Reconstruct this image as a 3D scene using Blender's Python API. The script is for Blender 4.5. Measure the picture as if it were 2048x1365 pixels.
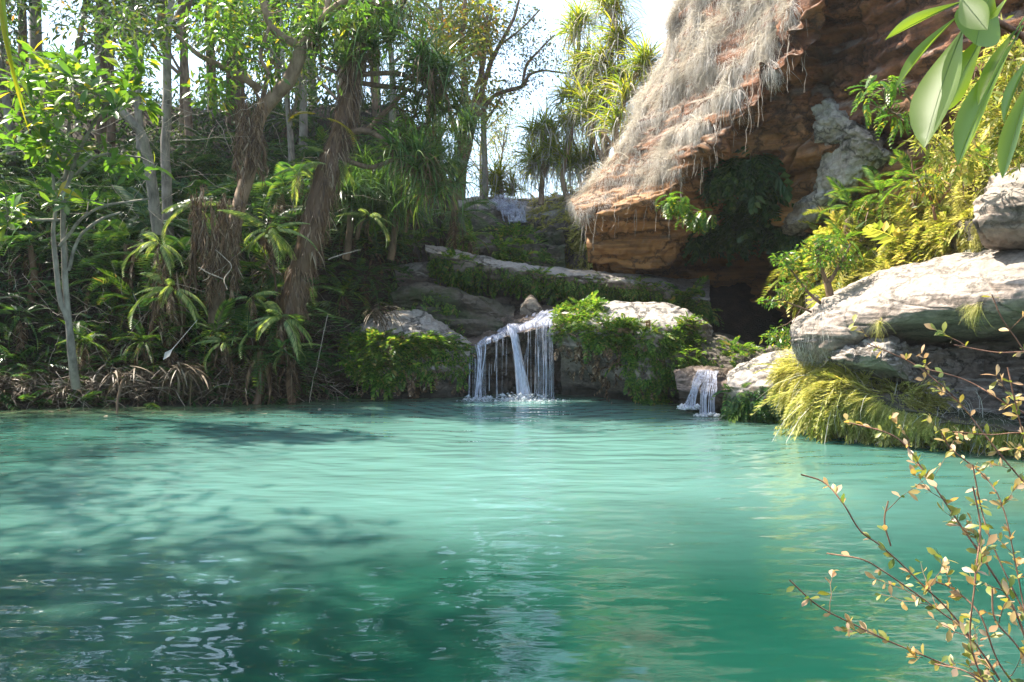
import bpy, math
import numpy as np
from math import radians, sin, cos, pi

# ------------------------------------------------------------------ camera, world, sun, exposure
for o in list(bpy.data.objects): bpy.data.objects.remove(o)
S = bpy.context.scene
F = 1593.0                                   # focal length in photo pixels (2048 wide)
CAM = np.array((0.0, 0.0, 2.0))
PITCH = math.atan((682.5 - 610) / F)
cd = bpy.data.cameras.new('camera'); co = bpy.data.objects.new('camera', cd)
S.collection.objects.link(co); S.camera = co
co.location = CAM; co.rotation_euler = (pi / 2 - PITCH, 0, 0)
cd.sensor_width = 36; cd.lens = F / 2048 * 36; cd.clip_start = 0.05; cd.clip_end = 3000
SUN = np.array((-0.55, 0.24, 0.79)); SUN /= np.linalg.norm(SUN)
elev = math.asin(SUN[2]); azim = math.atan2(SUN[0], SUN[1])
W = bpy.data.worlds.new('World'); S.world = W; W.use_nodes = True
nt = W.node_tree; bg = nt.nodes['Background']; sky = nt.nodes.new('ShaderNodeTexSky')
sky.sky_type = 'NISHITA'; sky.sun_disc = False; sky.sun_elevation = elev; sky.sun_rotation = azim
sky.air_density = 1.0; sky.dust_density = 2.5; sky.ozone_density = 1.0; sky.altitude = 700
# thin bright cirrus haze over the blue, whiter towards the horizon
tcw = nt.nodes.new('ShaderNodeTexCoord'); sxw = nt.nodes.new('ShaderNodeSeparateXYZ'); nt.links.new(tcw.outputs['Generated'], sxw.inputs[0])
nzs = nt.nodes.new('ShaderNodeTexNoise'); nzs.inputs['Scale'].default_value = 2.2; nzs.inputs['Detail'].default_value = 5; nt.links.new(tcw.outputs['Generated'], nzs.inputs['Vector'])
mrw = nt.nodes.new('ShaderNodeMapRange'); nt.links.new(sxw.outputs[2], mrw.inputs[0]); mrw.inputs[1].default_value = 0.0; mrw.inputs[2].default_value = 0.8; mrw.inputs[3].default_value = 0.95; mrw.inputs[4].default_value = 0.0
muw = nt.nodes.new('ShaderNodeMath'); muw.operation = 'MULTIPLY'; nt.links.new(mrw.outputs[0], muw.inputs[0]); nt.links.new(nzs.outputs[0], muw.inputs[1])
mw2 = nt.nodes.new('ShaderNodeMath'); mw2.operation = 'MULTIPLY'; mw2.use_clamp = True; nt.links.new(muw.outputs[0], mw2.inputs[0]); mw2.inputs[1].default_value = 1.8
mxw = nt.nodes.new('ShaderNodeMixRGB'); nt.links.new(mw2.outputs[0], mxw.inputs[0]); nt.links.new(sky.outputs[0], mxw.inputs[1]); mxw.inputs[2].default_value = (4.4, 5.9, 7.4, 1)
nt.links.new(mxw.outputs[0], bg.inputs[0]); bg.inputs[1].default_value = 0.13
sl = bpy.data.lights.new('sun', 'SUN'); sl.energy = 5.0; sl.angle = radians(0.53); sl.color = (1.0, 0.93, 0.80)
so = bpy.data.objects.new('sun', sl); S.collection.objects.link(so)
from mathutils import Vector
so.rotation_euler = Vector(SUN).to_track_quat('Z', 'Y').to_euler()
so.location = (-20, 5, 30)
S.view_settings.view_transform = 'Standard'; S.view_settings.look = 'None'
S.view_settings.exposure = 1.6; S.view_settings.gamma = 1.0
S.render.engine = 'CYCLES'
S.cycles.use_denoising = True
S.cycles.max_bounces = 7; S.cycles.diffuse_bounces = 4; S.cycles.glossy_bounces = 3
S.cycles.transmission_bounces = 4; S.cycles.transparent_max_bounces = 10
S.cycles.caustics_reflective = False; S.cycles.caustics_refractive = False
S.cycles.sample_clamp_indirect = 6

rng = np.random.default_rng(11)
def R(a, b, n=None): return rng.uniform(a, b, n)

# ------------------------------------------------------------------ maths helpers
cp, sp = cos(PITCH), sin(PITCH)
def P(px, py, Y):
    """world point at depth Y (metres ahead of the camera) seen at photo pixel (px, py)"""
    px = np.asarray(px, float); py = np.asarray(py, float); Y = np.asarray(Y, float)
    u = (px - 1024) / F; v = (682.5 - py) / F
    dy = cp + v * sp; dz = -sp + v * cp
    k = Y / dy
    return np.stack(np.broadcast_arrays(u * k, Y * 1.0, CAM[2] + dz * k), -1)
def nrm(a): return a / np.maximum(np.linalg.norm(a, axis=-1, keepdims=True), 1e-9)
def hash3(i, j, k, seed):
    h = (i.astype(np.int64) * 374761393 + j.astype(np.int64) * 668265263 + k.astype(np.int64) * 2147483647 + seed * 974634777) & 0xffffffff
    h = ((h ^ (h >> 13)) * 1274126177) & 0xffffffff
    h = ((h ^ (h >> 16)) * 2246822519) & 0xffffffff
    return ((h ^ (h >> 15)) & 0xffffff) / float(0xffffff) * 2 - 1
def vnoise(p, seed=0):
    p = np.asarray(p, float); i = np.floor(p).astype(np.int64); f = p - i; f = f * f * (3 - 2 * f)
    r = 0
    for a in (0, 1):
        for b in (0, 1):
            for c in (0, 1):
                w = (f[..., 0] if a else 1 - f[..., 0]) * (f[..., 1] if b else 1 - f[..., 1]) * (f[..., 2] if c else 1 - f[..., 2])
                r = r + w * hash3(i[..., 0] + a, i[..., 1] + b, i[..., 2] + c, seed)
    return r
def fbm(p, oct=4, seed=0, gain=0.5):
    r = 0; a = 1.0; p = np.asarray(p, float)
    for o in range(oct): r = r + a * vnoise(p * (2.03 ** o) + o * 17.3, seed + o); a *= gain
    return r
def smooth(x, a, b):
    t = np.clip((x - a) / (b - a), 0, 1); return t * t * (3 - 2 * t)
def catmull(pts, n):
    """resample a polyline (k, d) smoothly to n points"""
    pts = np.asarray(pts, float); k = len(pts)
    if k == 2: return pts[0] + (pts[1] - pts[0]) * np.linspace(0, 1, n)[:, None]
    e = np.concatenate([2 * pts[:1] - pts[1:2], pts, 2 * pts[-1:] - pts[-2:-1]])
    t = np.linspace(0, k - 1, n); i = np.minimum(t.astype(int), k - 2); f = (t - i)
    f = f.reshape((-1,) + (1,) * (pts.ndim - 1))
    a, b, c, d = e[i], e[i + 1], e[i + 2], e[i + 3]
    return 0.5 * (2 * b + (c - a) * f + (2 * a - 5 * b + 4 * c - d) * f ** 2 + (3 * b - a - 3 * c + d) * f ** 3)

# ------------------------------------------------------------------ scene helpers
def tag(o, label=None, cat=None, group=None, kind=None):
    if label: o['label'] = label
    if cat: o['category'] = cat
    if group: o['group'] = group
    if kind: o['kind'] = kind
    return o
def link(o, parent=None):
    S.collection.objects.link(o)
    if parent is not None: o.parent = parent
    return o
def empty(name, loc, label, cat, group=None, rz=0.0, sc=1.0):
    o = bpy.data.objects.new(name, None); o.empty_display_size = 0.2; link(o)
    o.location = [float(c) for c in loc]; o.rotation_euler = (0, 0, rz); o.scale = (sc, sc, sc)
    return tag(o, label, cat, group)
class G:
    """collects vertices and faces for one mesh"""
    def __init__(s): s.v = []; s.f = []; s.n = 0
    def add(s, v, f):
        if len(v) == 0: return s
        s.v.append(np.asarray(v, float).reshape(-1, 3)); s.f.append(np.asarray(f, np.int64) + s.n); s.n += len(s.v[-1]); return s
    def mesh(s, name, mat, sm=True, origin=None):
        V = np.concatenate(s.v); me = bpy.data.meshes.new(name)
        if origin is not None: V = V - np.asarray(origin)
        lv = np.concatenate([f.ravel() for f in s.f]); tot = np.concatenate([np.full(len(f), f.shape[1]) for f in s.f])
        st = np.concatenate([[0], np.cumsum(tot)[:-1]])
        me.vertices.add(len(V)); me.vertices.foreach_set('co', V.astype(np.float32).ravel())
        me.loops.add(len(lv)); me.loops.foreach_set('vertex_index', lv.astype(np.int32))
        me.polygons.add(len(tot)); me.polygons.foreach_set('loop_start', st.astype(np.int32))
        me.polygons.foreach_set('loop_total', tot.astype(np.int32))
        me.polygons.foreach_set('use_smooth', np.full(len(tot), sm))
        me.update(calc_edges=True); me.materials.append(mat); return me
    def build(s, name, mat, parent=None, sm=True):
        me = s.mesh(name, mat, sm, None if parent is None else np.array(parent.location))
        return link(bpy.data.objects.new(name, me), parent)
def solo(name, g, mat, label, cat, group=None, kind=None, sm=True):
    """a thing (or stuff) that is one mesh, origin at its own base"""
    V = np.concatenate(g.v); o = (V.min(0) + V.max(0)) / 2; o[2] = V[:, 2].min()
    me = g.mesh(name, mat, sm, o); ob = link(bpy.data.objects.new(name, me)); ob.location = o
    return tag(ob, label, cat, group, kind)
def tube(path, rad, sides=6, caps=True):
    path = np.asarray(path, float); n = len(path); rad = np.broadcast_to(np.asarray(rad, float), (n,))
    T = nrm(np.gradient(path, axis=0)); ref = np.array((0.31, 0.17, 0.93)) if abs(T[0, 2]) < 0.8 else np.array((0.9, 0.4, 0.1))
    A = nrm(np.cross(T, ref)); B = np.cross(T, A); a = np.arange(sides) / sides * 2 * pi
    V = path[:, None] + rad[:, None, None] * (A[:, None] * np.cos(a)[None, :, None] + B[:, None] * np.sin(a)[None, :, None])
    i = np.arange(n - 1)[:, None] * sides; j = np.arange(sides)[None]; j2 = (j + 1) % sides
    Fq = np.stack([i + j, i + j2, i + sides + j2, i + sides + j], -1).reshape(-1, 4)
    return V.reshape(-1, 3), Fq
def basis(d, up):
    d = nrm(d); s = nrm(np.cross(d, up)); n = np.cross(s, d); return s, d, n
def place(g, tmpl, pos, d, up, L, Wd=None):
    """scatter template (x across, y along, z out of the blade) at pos; L length, Wd width scale"""
    tv, tf = tmpl; k = len(pos)
    if k == 0: return
    L = np.broadcast_to(L, (k,)); Wd = L if Wd is None else np.broadcast_to(Wd, (k,))
    s, d, n = basis(np.broadcast_to(d, (k, 3)), np.broadcast_to(up, (k, 3)))
    V = pos[:, None] + s[:, None] * (tv[None, :, 0:1] * Wd[:, None, None]) + d[:, None] * (tv[None, :, 1:2] * L[:, None, None]) + n[:, None] * (tv[None, :, 2:3] * L[:, None, None])
    Fc = (tf[None] + (np.arange(k) * len(tv))[:, None, None]).reshape(-1, tf.shape[1])
    g.add(V.reshape(-1, 3), Fc)
def rdir(n, zmin=-1.0, zmax=1.0):
    z = R(zmin, zmax, n); a = R(0, 2 * pi, n); r = np.sqrt(np.maximum(0, 1 - z * z)); return np.stack([r * np.cos(a), r * np.sin(a), z], -1)

# ---- leaf templates
def t_leaf(n=3, w=0.3, peak=0.55, bend=0.15, fold=0.12):
    V = []; t = np.linspace(0, 1, n + 1)
    for q in t:
        h = w * 0.5 * max(0.04, (sin(pi * min(1, q) ** (math.log(0.5) / math.log(peak)))) ** 0.85)
        z = -bend * q * q; V += [(-h, q, z + fold * h), (0, q, z), (h, q, z + fold * h)]
    Fc = []
    for i in range(n):
        b = 3 * i; Fc += [(b, b + 1, b + 4, b + 3), (b + 1, b + 2, b + 5, b + 4)]
    return np.array(V), np.array(Fc)
def t_strap(n=5, w=0.05, bend=0.5, kink=0.0):
    V = []; t = np.linspace(0, 1, n + 1)
    for q in t:
        h = w * 0.5 * (1 - q) ** 0.6 if q > 0.35 else w * 0.5 * (0.8 + 0.5 * q)
        a = bend * q ** 1.6; y = q * cos(a * 0.9); z = -sin(a) * q
        V += [(-max(h, .002), y, z + 0.3 * h), (max(h, .002), y, z - 0.3 * h)]
    Fc = [(2 * i, 2 * i + 1, 2 * i + 3, 2 * i + 2) for i in range(n)]
    return np.array(V), np.array(Fc)
def t_frond(pairs=14, ll=0.28, lw=0.045, bend=0.45, ang=0.95, droop=0.25, tip=0.25):
    V = []; Fc = []
    def rach(q): a = bend * q; return np.array((0, q * cos(a * 0.8), -sin(a) * q))
    N = 6
    for i in range(N + 1):
        p = rach(i / N); V += [p + (-.006, 0, 0), p + (.006, 0, 0)]
    for i in range(N): b = 2 * i; Fc.append((b, b + 1, b + 3, b + 2))
    for i in range(pairs):
        q = 0.14 + 0.86 * (i + 0.5) / pairs; p = rach(q); L = ll * (sin(pi * (q * 0.88 + 0.06)) ** 0.7) * (1 if q < .8 else 0.8)
        for s in (-1, 1):
            a2 = ang * (1 - 0.35 * q); d = np.array((s * sin(a2), cos(a2), -droop)); d /= np.linalg.norm(d)
            sd = np.array((-s * cos(a2), sin(a2), 0)) * s
            tipp = p + d * L + np.array((0, 0, -0.25 * L)); mid = p + d * L * 0.45
            b = len(V); V += [p, mid + sd * lw * 0.5, tipp, mid - sd * lw * 0.5]; Fc.append((b, b + 1, b + 2, b + 3))
    return np.array(V), np.array(Fc)
LEAF_RICH = t_leaf(4, 0.30, 0.62, 0.18, 0.2)
LEAF = t_leaf(2, 0.34, 0.55, 0.15, 0.15)
LEAF_NARROW = t_leaf(2, 0.2, 0.5, 0.2, 0.1)
CARD = (np.array([(0, 0, 0), (0.22, 0.5, 0.03), (0, 1, -0.12), (-0.22, 0.5, 0.03)]), np.array([(0, 1, 2, 3)]))
STRAPS = [t_strap(5, 0.05, b) for b in (0.25, 0.7, 1.2)]
FRONDS = [t_frond(20, 0.26, 0.038, b) for b in (0.5, 0.9, 1.3)]
FRONDP = [t_frond(26, 0.20, 0.034, b, 1.25, 0.9) for b in (0.6, 1.0, 1.4)]
FINE = [t_frond(10, 0.20, 0.045, b, 0.7, 0.2) for b in (0.6, 1.1)]
FERNLET = [t_frond(7, 0.30, 0.13, b, 1.05, 0.2) for b in (0.5, 1.0)]

# ------------------------------------------------------------------ materials
def mat(name):
    m = bpy.data.materials.new(name); m.use_nodes = True; t = m.node_tree; t.nodes.clear()
    out = t.nodes.new('ShaderNodeOutputMaterial'); return m, t, out
def N(t, typ, **kw):
    n = t.nodes.new('ShaderNode' + typ)
    for k, v in kw.items():
        if k.startswith('_'): setattr(n, k[1:], v)
        else:
            key = int(k[1:]) if k[0] == 'i' and k[1:].isdigit() else k.replace('__', ' ')
            s = n.inputs[key]
            if isinstance(v, bpy.types.NodeSocket): t.links.new(v, s)
            else: s.default_value = (tuple(v) + (1,)) if isinstance(v, tuple) and len(v) == 3 and s.type == 'RGBA' else v
    return n
def ramp(t, fac, stops):
    r = t.nodes.new('ShaderNodeValToRGB'); cr = r.color_ramp
    while len(cr.elements) < len(stops): cr.elements.new(0.5)
    for e, (p, c) in zip(cr.elements, stops): e.position = p; e.color = tuple(c) + (1,) if len(c) == 3 else c
    t.links.new(fac, r.inputs[0]); return r.outputs[0]
def leafmat(name, stops, trans=0.42, rough=0.38, spec=0.5, boost=1.9, tint=(1.15, 1.1, 0.5)):
    m, t, out = mat(name)
    geo = N(t, 'NewGeometry'); col = ramp(t, geo.outputs['Random Per Island'], stops)
    tc = N(t, 'TexCoord'); nz = N(t, 'TexNoise', Vector=tc.outputs['Object'], Scale=1.3, Detail=2.0)
    hv = N(t, 'HueSaturation', Color=col, Value=N(t, 'MapRange', Value=nz.outputs[0], i3=0.75, i4=1.25).outputs[0])
    pb = N(t, 'BsdfPrincipled', Base__Color=hv.outputs[0], Roughness=rough, IOR=1.45)
    pb.inputs['Specular IOR Level'].default_value = spec
    tm = N(t, 'MixRGB', _blend_type='MULTIPLY', Fac=1.0, Color1=hv.outputs[0], Color2=(tint[0] * boost, tint[1] * boost, tint[2] * boost))
    tr = N(t, 'BsdfTranslucent', Color=tm.outputs[0])
    mx = N(t, 'MixShader', i0=trans, i1=pb.outputs[0], i2=tr.outputs[0])
    t.links.new(mx.outputs[0], out.inputs[0]); return m
def barkmat(name, a, b, scale=6.0, zs=0.35, bump=0.5):
    m, t, out = mat(name); tc = N(t, 'TexCoord')
    mp = N(t, 'Mapping', Vector=tc.outputs['Object'], Scale=(1, 1, zs))
    n1 = N(t, 'TexNoise', Vector=mp.outputs[0], Scale=scale, Detail=5.0, Roughness=0.65)
    n2 = N(t, 'TexNoise', Vector=tc.outputs['Object'], Scale=scale * 0.4, Detail=3.0)
    mix = N(t, 'Math', _operation='ADD', i0=n1.outputs[0], i1=N(t, 'Math', _operation='MULTIPLY', i0=n2.outputs[0], i1=0.6).outputs[0])
    c = ramp(t, mix.outputs[0], [(0.55, a), (0.95, b)])
    bp = N(t, 'Bump', Strength=bump, Distance=0.03, Height=n1.outputs[0])
    pb = N(t, 'BsdfPrincipled', Base__Color=c, Roughness=0.85, Normal=bp.outputs[0]); t.links.new(pb.outputs[0], out.inputs[0]); return m
def rockmat(name, a, b, c, dark=(0.03, 0.028, 0.022), scale=1.0, strata=0.5, darkamt=0.5, top=None, wet=0.8, moss=None, bounce_ochre=None, crack=0.75, bd=0.09):
    """a/b/c colours by noise; dark = weather stains; top = lichen colour on upward faces; moss = green film"""
    m, t, out = mat(name); tc = N(t, 'TexCoord'); geo = N(t, 'NewGeometry')
    pos = geo.outputs['Position']
    n1 = N(t, 'TexNoise', Vector=pos, Scale=0.9 * scale, Detail=7.0, Roughness=0.62, Distortion=0.4)
    mp = N(t, 'Mapping', Vector=pos, Scale=(0.35, 0.35, 4.5), Rotation=(0.12, 0.16, 0))
    n2 = N(t, 'TexNoise', Vector=mp.outputs[0], Scale=1.6 * scale, Detail=6.0, Roughness=0.6)
    n3 = N(t, 'TexNoise', Vector=pos, Scale=14 * scale, Detail=6.0, Roughness=0.7)
    n4 = N(t, 'TexNoise', Vector=pos, Scale=2.4 * scale, Detail=8.0, Roughness=0.72)
    base = ramp(t, n1.outputs[0], [(0.32, a), (0.5, b), (0.66, c)])
    st = ramp(t, n2.outputs[0], [(0.38, (0.45, 0.42, 0.4)), (0.55, (1, 1, 1)), (0.7, (1.25, 1.15, 1.0))])
    c1 = N(t, 'MixRGB', _blend_type='MULTIPLY', Fac=strata, Color1=base, Color2=st)
    gr = ramp(t, n3.outputs[0], [(0.3, (0.6, 0.6, 0.6)), (0.6, (1.15, 1.15, 1.15))])
    c2 = N(t, 'MixRGB', _blend_type='MULTIPLY', Fac=0.8, Color1=c1.outputs[0], Color2=gr)
    dk = N(t, 'MapRange', Value=n4.outputs[0], i1=0.50, i2=0.66, i3=0.0, i4=darkamt)
    c3 = N(t, 'MixRGB', Fac=dk.outputs[0], Color1=c2.outputs[0], Color2=dark)
    cur = c3.outputs[0]
    sx = N(t, 'SeparateXYZ', i0=geo.outputs['Normal'])
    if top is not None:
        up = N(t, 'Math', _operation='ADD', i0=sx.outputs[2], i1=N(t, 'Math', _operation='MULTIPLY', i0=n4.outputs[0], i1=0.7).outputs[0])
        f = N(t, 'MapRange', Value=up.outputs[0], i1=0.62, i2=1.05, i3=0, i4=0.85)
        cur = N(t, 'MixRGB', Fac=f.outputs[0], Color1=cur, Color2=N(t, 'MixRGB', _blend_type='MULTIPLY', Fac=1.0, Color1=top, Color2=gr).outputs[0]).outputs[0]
    if bounce_ochre is not None:  # orange bounce light painted into the rock colour, strongest low down
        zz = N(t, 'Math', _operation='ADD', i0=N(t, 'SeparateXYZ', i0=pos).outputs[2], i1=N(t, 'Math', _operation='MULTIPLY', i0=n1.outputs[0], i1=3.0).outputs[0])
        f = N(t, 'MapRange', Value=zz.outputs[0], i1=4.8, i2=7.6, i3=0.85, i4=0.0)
        cur = N(t, 'MixRGB', Fac=f.outputs[0], Color1=cur, Color2=N(t, 'MixRGB', _blend_type='MULTIPLY', Fac=0.9, Color1=bounce_ochre, Color2=st).outputs[0]).outputs[0]
    if moss is not None:
        f = N(t, 'MapRange', Value=n1.outputs[0], i1=0.46, i2=0.6, i3=0, i4=0.8)
        cur = N(t, 'MixRGB', Fac=f.outputs[0], Color1=cur, Color2=moss).outputs[0]
    dst = N(t, 'VectorMath', _operation='ADD', i0=pos, i1=N(t, 'VectorMath', _operation='SCALE', i0=n4.outputs['Color'], Scale=0.9).outputs[0])
    mpv = N(t, 'Mapping', Vector=dst.outputs[0], Scale=(0.8, 0.8, 1.9))
    vo = N(t, 'TexVoronoi', _feature='DISTANCE_TO_EDGE', Vector=mpv.outputs[0], Scale=0.9 * scale)
    crk = N(t, 'MapRange', Value=vo.outputs['Distance'], i1=0.0, i2=0.035, i3=0.0, i4=1.0)
    cur = N(t, 'MixRGB', Fac=N(t, 'Math', _operation='MULTIPLY', i0=N(t, 'Math', _operation='SUBTRACT', i0=1.0, i1=crk.outputs[0]).outputs[0], i1=crack).outputs[0], Color1=cur, Color2=dark).outputs[0]
    wz = N(t, 'Math', _operation='ADD', i0=N(t, 'SeparateXYZ', i0=pos).outputs[2], i1=N(t, 'Math', _operation='MULTIPLY', i0=n4.outputs[0], i1=-0.25).outputs[0])
    wb = N(t, 'MapRange', Value=wz.outputs[0], i1=0.0, i2=0.12, i3=0.75, i4=0.0)
    cur = N(t, 'MixRGB', Fac=wb.outputs[0], Color1=cur, Color2=(0.02, 0.02, 0.012)).outputs[0]
    hs = N(t, 'Math', _operation='ADD', i0=n2.outputs[0], i1=N(t, 'Math', _operation='MULTIPLY', i0=n3.outputs[0], i1=0.35).outputs[0])
    bp = N(t, 'Bump', Strength=0.9, Distance=bd, Height=hs.outputs[0])
    bp1 = N(t, 'Bump', Strength=crack, Distance=0.06, Height=crk.outputs[0], Normal=bp.outputs[0])
    bp2 = N(t, 'Bump', Strength=0.7, Distance=0.06, Height=n4.outputs[0], Normal=bp1.outputs[0])
    pb = N(t, 'BsdfPrincipled', Base__Color=cur, Roughness=wet, Normal=bp2.outputs[0])
    t.links.new(pb.outputs[0], out.inputs[0]); return m

M = {}
M['leaf_bright'] = leafmat('leaf_bright', [(0, (0.045, 0.12, 0.018)), (0.6, (0.09, 0.19, 0.025)), (0.9, (0.16, 0.24, 0.03)), (1, (0.42, 0.33, 0.03))], 0.45, 0.3, 0.6)
M['leaf_mid'] = leafmat('leaf_mid', [(0, (0.03, 0.075, 0.018)), (0.6, (0.06, 0.12, 0.025)), (0.93, (0.12, 0.15, 0.03)), (1, (0.3, 0.17, 0.04))], 0.4, 0.35, 0.5)
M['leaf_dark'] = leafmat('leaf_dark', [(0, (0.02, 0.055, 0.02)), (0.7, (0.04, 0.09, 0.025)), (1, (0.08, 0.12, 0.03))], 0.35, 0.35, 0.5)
M['leaf_autumn'] = leafmat('leaf_autumn', [(0, (0.07, 0.13, 0.03)), (0.6, (0.17, 0.20, 0.04)), (0.88, (0.34, 0.26, 0.05)), (1, (0.34, 0.15, 0.05))], 0.45, 0.4, 0.4)
M['leaf_blue'] = leafmat('leaf_blue', [(0, (0.06, 0.09, 0.06)), (1, (0.13, 0.17, 0.10))], 0.4, 0.4, 0.4)
M['strap'] = leafmat('strap_leaf', [(0, (0.03, 0.085, 0.025)), (0.6, (0.065, 0.14, 0.03)), (1, (0.12, 0.19, 0.04))], 0.35, 0.32, 0.6)
M['strap_yellow'] = leafmat('strap_yellow', [(0, (0.10, 0.17, 0.02)), (0.6, (0.2, 0.26, 0.03)), (1, (0.42, 0.38, 0.04))], 0.5, 0.4, 0.4)
M['fern'] = leafmat('fern_green', [(0, (0.03, 0.09, 0.03)), (0.6, (0.06, 0.14, 0.035)), (1, (0.14, 0.2, 0.04))], 0.35, 0.33, 0.6)
M['fern_pale'] = leafmat('fern_pale', [(0, (0.10, 0.18, 0.05)), (0.6, (0.2, 0.28, 0.08)), (1, (0.38, 0.4, 0.16))], 0.35, 0.36, 0.9)
M['fern_lush'] = leafmat('fern_lush', [(0, (0.03, 0.07, 0.015)), (0.5, (0.08, 0.18, 0.025)), (0.85, (0.2, 0.3, 0.05)), (1, (0.3, 0.2, 0.08))], 0.4, 0.4, 0.45)
M['grass_yellow'] = leafmat('grass_yellow', [(0, (0.22, 0.25, 0.06)), (0.5, (0.46, 0.45, 0.14)), (1, (0.66, 0.60, 0.32))], 0.5, 0.5, 0.3, 1.35, (1.1, 1.05, .6))
M['grass_green'] = leafmat('grass_green', [(0, (0.12, 0.17, 0.03)), (0.5, (0.27, 0.29, 0.06)), (0.9, (0.46, 0.42, 0.14)), (1, (0.5, 0.36, 0.2))], 0.42, 0.45, 0.4)
M['grass_dry'] = leafmat('grass_dry', [(0, (0.27, 0.23, 0.20)), (0.3, (0.56, 0.52, 0.48)), (1, (0.80, 0.78, 0.75))], 0.35, 0.7, 0.2, 1.0, (1, .95, .8))
M['dead_brown'] = leafmat('dead_brown', [(0, (0.05, 0.03, 0.018)), (0.5, (0.15, 0.085, 0.045)), (0.85, (0.28, 0.18, 0.1)), (1, (0.42, 0.34, 0.24))], 0.15, 0.5, 0.4, 1.0, (1, .9, .7))
M['litter'] = leafmat('leaf_litter', [(0, (0.04, 0.026, 0.016)), (0.5, (0.12, 0.08, 0.045)), (0.85, (0.22, 0.16, 0.10)), (1, (0.36, 0.3, 0.22))], 0.1, 0.5, 0.4, 1.0, (1, .9, .7))
M['frond_yellow'] = leafmat('frond_yellow', [(0, (0.3, 0.28, 0.02)), (1, (0.5, 0.38, 0.03))], 0.5, 0.4, 0.4, 1.3)
M['bark_grey'] = barkmat('bark_grey', (0.10, 0.085, 0.07), (0.34, 0.30, 0.25), 8)
M['bark_tan'] = barkmat('bark_tan', (0.12, 0.075, 0.045), (0.36, 0.25, 0.17), 7)
M['bark_brown'] = barkmat('bark_brown', (0.05, 0.032, 0.02), (0.22, 0.14, 0.085), 9)
M['twig'] = barkmat('twig_red', (0.10, 0.04, 0.025), (0.32, 0.17, 0.10), 30)
M['twig_pale'] = barkmat('twig_pale', (0.2, 0.15, 0.11), (0.5, 0.42, 0.34), 30)
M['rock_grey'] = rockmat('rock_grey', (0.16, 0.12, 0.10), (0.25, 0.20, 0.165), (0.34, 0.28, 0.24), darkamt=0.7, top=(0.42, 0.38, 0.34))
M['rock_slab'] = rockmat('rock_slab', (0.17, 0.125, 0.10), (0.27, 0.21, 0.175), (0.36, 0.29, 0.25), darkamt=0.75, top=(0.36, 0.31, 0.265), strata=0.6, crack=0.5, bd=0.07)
M['rock_red'] = rockmat('rock_red', (0.10, 0.042, 0.020), (0.22, 0.082, 0.035), (0.29, 0.135, 0.06), dark=(0.035, 0.022, 0.014), darkamt=0.75, strata=0.8, bounce_ochre=(0.46, 0.23, 0.08), top=(0.27, 0.23, 0.19))
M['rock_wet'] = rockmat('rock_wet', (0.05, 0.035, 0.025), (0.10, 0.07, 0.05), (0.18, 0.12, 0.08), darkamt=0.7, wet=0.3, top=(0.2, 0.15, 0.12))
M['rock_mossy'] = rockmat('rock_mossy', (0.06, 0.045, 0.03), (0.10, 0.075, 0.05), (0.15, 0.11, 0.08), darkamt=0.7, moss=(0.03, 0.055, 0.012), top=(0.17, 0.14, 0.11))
M['rock_pale'] = rockmat('rock_pale', (0.2, 0.14, 0.10), (0.36, 0.32, 0.26), (0.52, 0.5, 0.44), darkamt=0.9, strata=0.2)

def groundmat():
    m, t, out = mat('soil'); geo = N(t, 'NewGeometry'); pos = geo.outputs['Position']
    n1 = N(t, 'TexNoise', Vector=pos, Scale=1.5, Detail=8.0, Roughness=0.7)
    n2 = N(t, 'TexNoise', Vector=pos, Scale=18, Detail=5.0, Roughness=0.7)
    c = ramp(t, n1.outputs[0], [(0.35, (0.018, 0.02, 0.01)), (0.5, (0.05, 0.036, 0.022)), (0.66, (0.10, 0.07, 0.045))])
    g = N(t, 'MixRGB', _blend_type='MULTIPLY', Fac=0.8, Color1=c, Color2=ramp(t, n2.outputs[0], [(0.3, (0.4, 0.4, 0.4)), (0.7, (1.3, 1.3, 1.3))]))
    bp = N(t, 'Bump', Strength=0.9, Distance=0.1, Height=n2.outputs[0])
    pb = N(t, 'BsdfPrincipled', Base__Color=g.outputs[0], Roughness=0.9, Normal=bp.outputs[0]); t.links.new(pb.outputs[0], out.inputs[0]); return m
M['soil'] = groundmat()
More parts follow.
